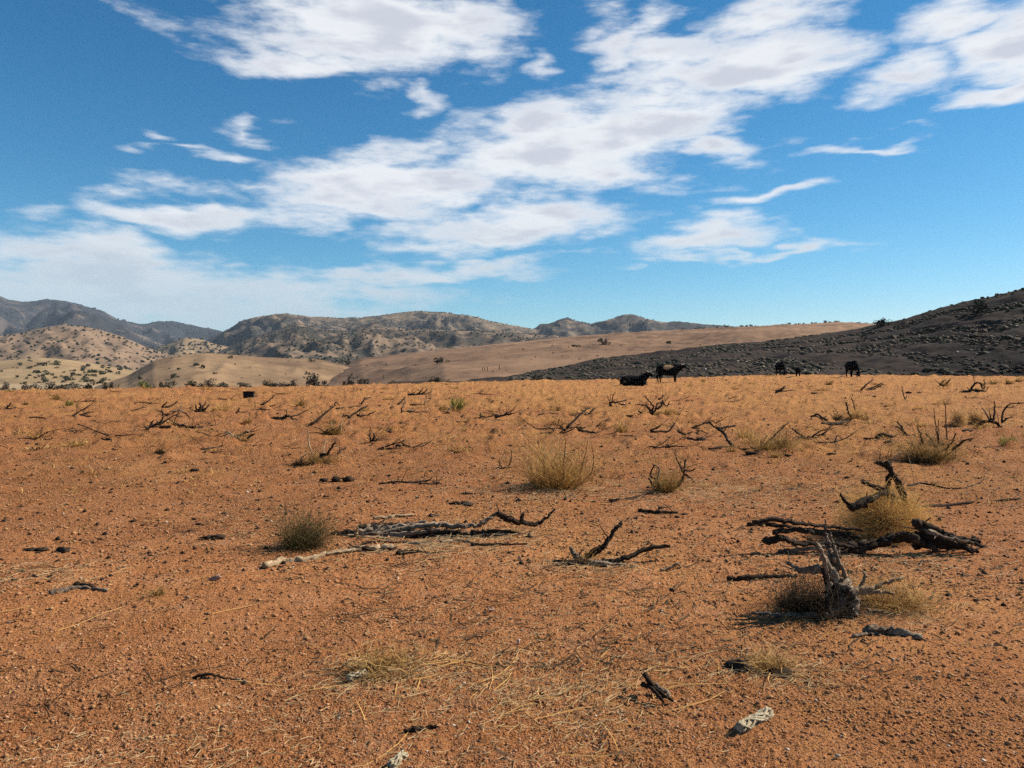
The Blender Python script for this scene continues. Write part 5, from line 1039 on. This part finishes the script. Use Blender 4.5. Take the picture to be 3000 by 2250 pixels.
# far cover nobody could count
def farcover(name, label, layers, tri=34):
    mb = MB(); rng = np.random.default_rng(3)
    for (lk, n, s0, s1, a0, a1, dens) in layers:
        L = LY[lk]; A0, A1 = azel(a0, HZ)[0], azel(a1, HZ)[0]; c = 0
        while c < n:
            a = rng.uniform(A0, A1, n * 2); t = rng.uniform(.02, 1.01, n * 2); r = L.foot(a) + t * (L.ridge(a) - L.foot(a)); x = r * np.sin(a); y = r * np.cos(a)
            keep = fbm(x, y, L.ridge(a).mean() * .05, 3, 61) + rng.normal(0, .18, n * 2) > dens
            x, y = x[keep], y[keep]; z = L.z(x, y); zb = terrain_z(x, y); k2 = z > zb - .5; x, y, z = x[k2], y[k2], z[k2]
            for i in range(min(len(x), n - c)):
                s_ = rng.uniform(s0, s1); V = IV1 * (1 + .5 * (rng.random((len(IV1), 1)) - .5)) * np.array([s_, s_, s_ * .8]) * rng.uniform(.8, 1.2, 3)
                mb.add(V + np.array([x[i], y[i], z[i] + s_ * .45]), None, IT1)
            c += max(1, min(len(x), n - c))
    return tag(obj(name, mb.mesh(name, (0, 0, 0), False), M_JUN), label, 'scrub', kind='stuff')
farcover('far_scrub', 'dark juniper scrub speckling the far hills and mountains', [('H2', 3200, .7, 1.8, 640, 1800, -.05), ('H', 1700, .9, 2.1, 640, 1560, -.02), ('I', 420, 1.3, 2.8, 1560, 2200, -.05), ('D', 160, 1.4, 2.6, 440, 760, -.1), ('C', 420, .8, 2.0, -200, 500, -.05), ('A2', 400, 1.5, 3, -100, 520, .0), ('A', 700, 2, 4, -200, 660, .0)])  # thicker on the front and far hills, partly standing in for cloud shadow there
M_HGRASS = leafmat('hillside_dry_grass', (.06, .045, .032), (.15, .115, .075))
def hillside_scrub():
    mb = MB(); rng = np.random.default_rng(4); L = LY['J']; n = 5200
    a = rng.uniform(azel(1500, HZ)[0], azel(3500, HZ)[0], n); t = rng.uniform(.03, 1.0, n); r = L.foot(a) + t * (L.ridge(a) - L.foot(a)); x = r * np.sin(a); y = r * np.cos(a); z = L.z(x, y)
    for i in range(n):
        s_ = rng.uniform(.07, .22) * (1.0 if rng.random() > .04 else 2.0); V = IV1 * (1 + .6 * (rng.random((len(IV1), 1)) - .5)) * np.array([s_ * 1.5, s_, s_ * .6])
        mb.add(V + np.array([x[i], y[i], z[i] + s_ * .35]), None, IT1)
    tag(obj('hillside_scrub', mb.mesh('hillside_scrub', (0, 0, 0), False), M_DARKBUSH), 'low dark scrub covering the shaded right hillside', 'scrub', kind='stuff')
    mb = MB(); n = 5200
    a = rng.uniform(azel(1500, HZ)[0], azel(3500, HZ)[0], n); t = rng.uniform(.02, 1.0, n); r = L.foot(a) + t * (L.ridge(a) - L.foot(a)); x = r * np.sin(a); y = r * np.cos(a); z = L.z(x, y)
    for i in range(n):
        s_ = rng.uniform(.08, .24); V = IV1 * (1 + .7 * (rng.random((len(IV1), 1)) - .5)) * np.array([s_ * 1.6, s_, s_ * .8])
        mb.add(V + np.array([x[i], y[i], z[i] + s_ * .3]), None, IT1)
    tag(obj('hillside_grass', mb.mesh('hillside_grass', (0, 0, 0), False), M_HGRASS), 'brown dry grass tufts over the shaded right hillside', 'grass', kind='stuff')
    mb = MB()
    for i in range(420):
        a = rng.uniform(azel(1700, HZ)[0], azel(3400, HZ)[0]); t = rng.uniform(.05, .95); aa_ = np.array([a]); r = (L.foot(aa_) + t * (L.ridge(aa_) - L.foot(aa_)))[0]; x, y = r * math.sin(a), r * math.cos(a)
        z = float(L.z(np.array([x]), np.array([y]))[0]); s_ = rng.uniform(.06, .18); lump(mb, (x, y, z + s_ * .35), s_ * 1.3, s_, s_ * .7, rng, .2, True)
    tag(obj('hillside_stones', mb.mesh('hillside_stones', (0, 0, 0), False), M_PALEROCK), 'pale stones strewn over the dark right hillside', 'stones', kind='stuff')
hillside_scrub()

# ------------------------------------------------------------------ fence posts
for (x, y, lb) in [(1239, 1113, 'leftmost fence post of the four at brown slope foot'), (1246, 1113, 'second fence post of the four at brown slope foot'), (1265, 1111, 'third fence post of the four at brown slope foot'), (1272, 1111, 'rightmost fence post of the four at brown slope foot'),
                   (1123, 1107, 'lone fence post left of the four on brown slope'), (1413, 1085, 'left post of the clustered posts on brown slope'), (1420, 1084, 'middle post of the clustered posts on brown slope'), (1428, 1083, 'right post of the clustered posts on brown slope'), (1463, 1079, 'lone fence post right of the clustered posts')]:
    B = hit(x, y); pm = B.y / F; mb = MB(); rng = np.random.default_rng(x)
    tube(mb, [np.array(B) - np.array([0, 0, .2]), np.array(B) + np.array([0, 0, 4.5 * pm]), np.array(B) + np.array([.05, 0, 9 * pm])], 1.1 * pm, .9 * pm, 7, 3, .1, .05, rng)
    tag(obj('fence_post', mb.mesh('fence_post', B), M_WOOD, None, B), lb, 'fence post', 'fence posts on the brown slope')

# ------------------------------------------------------------------ litter nobody could count
def field_points(n, r0, r1, pw=1.0):
    iv = RNG.uniform(1 / r1 ** pw, 1 / r0 ** pw, n); r = iv ** (-1 / pw); a = np.radians(RNG.uniform(-38, 38, n))
    x, y = r * np.sin(a), r * np.cos(a); k = r < rim(a) - 1; return x[k], y[k], r[k]
def ground_exact(x, y):
    r = np.hypot(x, y); z = base_z(x, y); nr = 1 - sstep(12, 60, r)
    z = z + fbm(x, y, .30, 3, 31) * .020 * nr + fbm(x, y, .05, 3, 37, .8) * .008 * (1 - sstep(5, 14, r))
    return z + (fbm(x, y, .5, 3, 43) * .09 + np.clip(fbm(x, y, .34, 3, 44) - .10, 0, 1) * .26) * sstep(6, 20, r)
OV = np.array([[1, 0, 0], [-1, 0, 0], [0, 1, 0], [0, -1, 0], [0, 0, 1], [0, 0, -.3]], float); OT = np.array([[0, 2, 4], [2, 1, 4], [1, 3, 4], [3, 0, 4], [2, 0, 5], [1, 2, 5], [3, 1, 5], [0, 3, 5]])
def pebbles(name, label, n, r0, r1, s0, s1, m, pw, mask=None):
    x, y, r = field_points(n, r0, r1, pw)
    if mask is not None: k = mask(x, y); x, y, r = x[k], y[k], r[k]
    n = len(x); z = ground_exact(x, y); s_ = RNG.uniform(s0, s1, n) * (r / 4.0) ** .55 * RNG.choice([.7, 1, 1, 1.7], n)
    V = OV[None] * (1 + .35 * RNG.normal(0, 1, (n, 6, 1)).clip(-1, 1)) * s_[:, None, None] * np.stack([RNG.uniform(.8, 1.4, n), RNG.uniform(.8, 1.4, n), RNG.uniform(.6, .95, n)], -1)[:, None, :]
    th = RNG.uniform(0, 6.28, n); c, s2 = np.cos(th)[:, None], np.sin(th)[:, None]; V = np.stack([V[..., 0] * c - V[..., 1] * s2, V[..., 0] * s2 + V[..., 1] * c, V[..., 2]], -1)
    V = V + np.stack([x, y, z + s_ * .12], -1)[:, None, :]
    t = (OT[None] + (np.arange(n) * 6)[:, None, None]).reshape(-1, 3)
    tag(obj(name, mesh_np(name, V.reshape(-1, 3), None, t, False), m), label, 'gravel', kind='stuff')
pebbles('soil_crumbs', 'red-brown soil crumbs and gravel strewn over the near ground', 54000, 2.4, 14, .0026, .0060, M_PEB, 1.0)
pebbles('soil_lumps', 'red-brown soil lumps breaking up the middle of the field', 16000, 3.5, 78, .0035, .0095, M_LUMP, .8)
pebbles('dark_clods', 'dark clods and dung crumbs strewn across the field', 4200, 6, 80, .005, .012, M_DUNG, .5)
pebbles('pale_chips', 'pale wood chips and stones strewn across the field', 900, 3, 75, .0035, .007, M_PALEROCK, .5)
def straw(name, label, n, r0, r1, pw, l0, l1, w, m, centers=None, thr=-.1):
    if centers:
        xs, ys = [], []
        for (px, py, rad, k) in centers:
            B = hit(px, py, 'base'); xs.append(B.x + RNG.normal(0, rad, k)); ys.append(B.y + RNG.normal(0, rad * .8, k))
        x, y = np.concatenate(xs), np.concatenate(ys); r = np.hypot(x, y)
    else:
        x, y, r = field_points(n, r0, r1, pw); k = fbm(x, y, 2.4, 3, 71) + RNG.normal(0, .2, len(x)) + .30 * sstep(5, 12, r) - .16 > thr; x, y, r = x[k], y[k], r[k]
    n = len(x); z = ground_exact(x, y); sc_ = np.maximum(1, (r / 5.0) ** .6)
    L_ = RNG.uniform(l0, l1, n) * sc_; th = RNG.normal(.35, .9, n); k = RNG.normal(0, .28, n); s = np.linspace(-.5, .5, 4)
    ang = th[:, None] + k[:, None] * s[None]; X_ = x[:, None] + L_[:, None] * s[None] * np.cos(ang); Y_ = y[:, None] + L_[:, None] * s[None] * np.sin(ang)
    Z_ = ground_exact(X_, Y_) + .003 + (RNG.random((n, 1)) ** 2) * .02 + s[None] * RNG.normal(0, .012, (n, 1)) * sc_[:, None]
    Wd = w * sc_[:, None] * RNG.uniform(.6, 1.4, (n, 1)) * .5 * np.array([.5, 1, 1, .5])[None]
    nx, ny = -np.sin(ang), np.cos(ang)
    V = np.stack([np.stack([X_ - nx * Wd, Y_ - ny * Wd, Z_], -1), np.stack([X_ + nx * Wd, Y_ + ny * Wd, Z_ + .002], -1)], 2).reshape(-1, 3)
    UV = np.stack([np.broadcast_to(RNG.random(n)[:, None, None], (n, 4, 2)), np.full((n, 4, 2), .5)], -1).reshape(-1, 2)
    i = np.arange(n)[:, None] * 8; j = np.arange(3)[None] * 2; q = np.stack([i + j, i + j + 1, i + j + 3, i + j + 2], -1).reshape(-1, 4)
    mb = MB(); mb.add(V, q, None, UV); tag(obj(name, mb.mesh(name), m), label, 'straw', kind='stuff')
straw('straw_litter', 'broken dry straw scattered over the whole field', 26000, 2.5, 40, .8, .02, .06, .0019, M_LITTER, None, .16)
straw('straw_drift', 'drifts of longer dry straw round clumps and fallen wood', 0, 0, 0, 1, .04, .16, .0018, M_LITTER,
      [(1500, 2030, .26, 130), (1350, 1990, .2, 70), (1780, 2010, .2, 90), (1700, 2080, .2, 50), (1250, 1600, .38, 420), (1450, 1570, .35, 220), (2580, 1780, .24, 300), (2620, 1640, .5, 420), (2100, 1440, .8, 700), (1600, 1440, .6, 500), (1700, 1660, .25, 200), (2280, 1970, .15, 200), (80, 1690, .3, 140), (1120, 1965, .2, 200), (2000, 1950, .2, 60)])
straw('long_straw', 'long thin pale straw stalks lying on the near soil', 0, 0, 0, 1, .12, .42, .0042, M_STRAW,
      [(1680, 2050, .28, 20), (1350, 2000, .3, 14), (1950, 1960, .3, 9), (1150, 2150, .3, 7), (1150, 1960, .2, 10), (560, 1850, .5, 6), (2300, 1960, .2, 8), (1900, 2130, .2, 3)])
straw('twig_litter', 'dark twig bits strewn over the field', 3800, 4, 70, .6, .05, .20, .006, M_DARKGRASS, None, -.2)
def tussocks():
    mb = MB(); x, y, r = field_points(3400, 10, 80, .5); k = fbm(x, y, 6, 3, 73) + RNG.normal(0, .25, len(x)) > .0; x, y = x[k], y[k]
    a = np.radians(RNG.uniform(-37, 37, 900)); rr_ = rim(a) + 2 - 12 * RNG.random(900) ** 2; x = np.concatenate([x, rr_ * np.sin(a)]); y = np.concatenate([y, rr_ * np.cos(a)]); z = gz(x, y)
    for i in range(len(x)): blades(mb, (x[i], y[i], z[i]), 11, .10, RNG.uniform(.05, .16), .9, .3, .012, RNG, (.1, 0), 2, .5, .1)
    tag(obj('grass_stubble', mb.mesh('grass_stubble'), M_STRAW), 'short grazed grass stubble over the far half of the field', 'grass', kind='stuff')
tussocks()

# ------------------------------------------------------------------ haze
def haze():
    bm = bmesh.new(); bmesh.ops.create_cube(bm, size=1.0); me = bpy.data.meshes.new('haze'); bm.to_mesh(me); bm.free()
    m = bpy.data.materials.new('haze_air'); m.use_nodes = True; t = NT(m.node_tree); t.n.clear()
    v = t.new('ShaderNodeVolumePrincipled', {'Color': C3(.72, .84, 1.0), 'Density': HAZE, 'Anisotropy': .0})
    out = t.new('ShaderNodeOutputMaterial'); t.l.new(v.outputs[0], out.inputs['Volume'])
    o = obj('haze', me, m); o.scale = (10200, 10200, 400); o.location = (0, 0, 400 / 2 - 15)
    tag(o, 'thin pale blue air haze over the whole valley', 'haze', kind='stuff')
HAZE = .00006
haze()
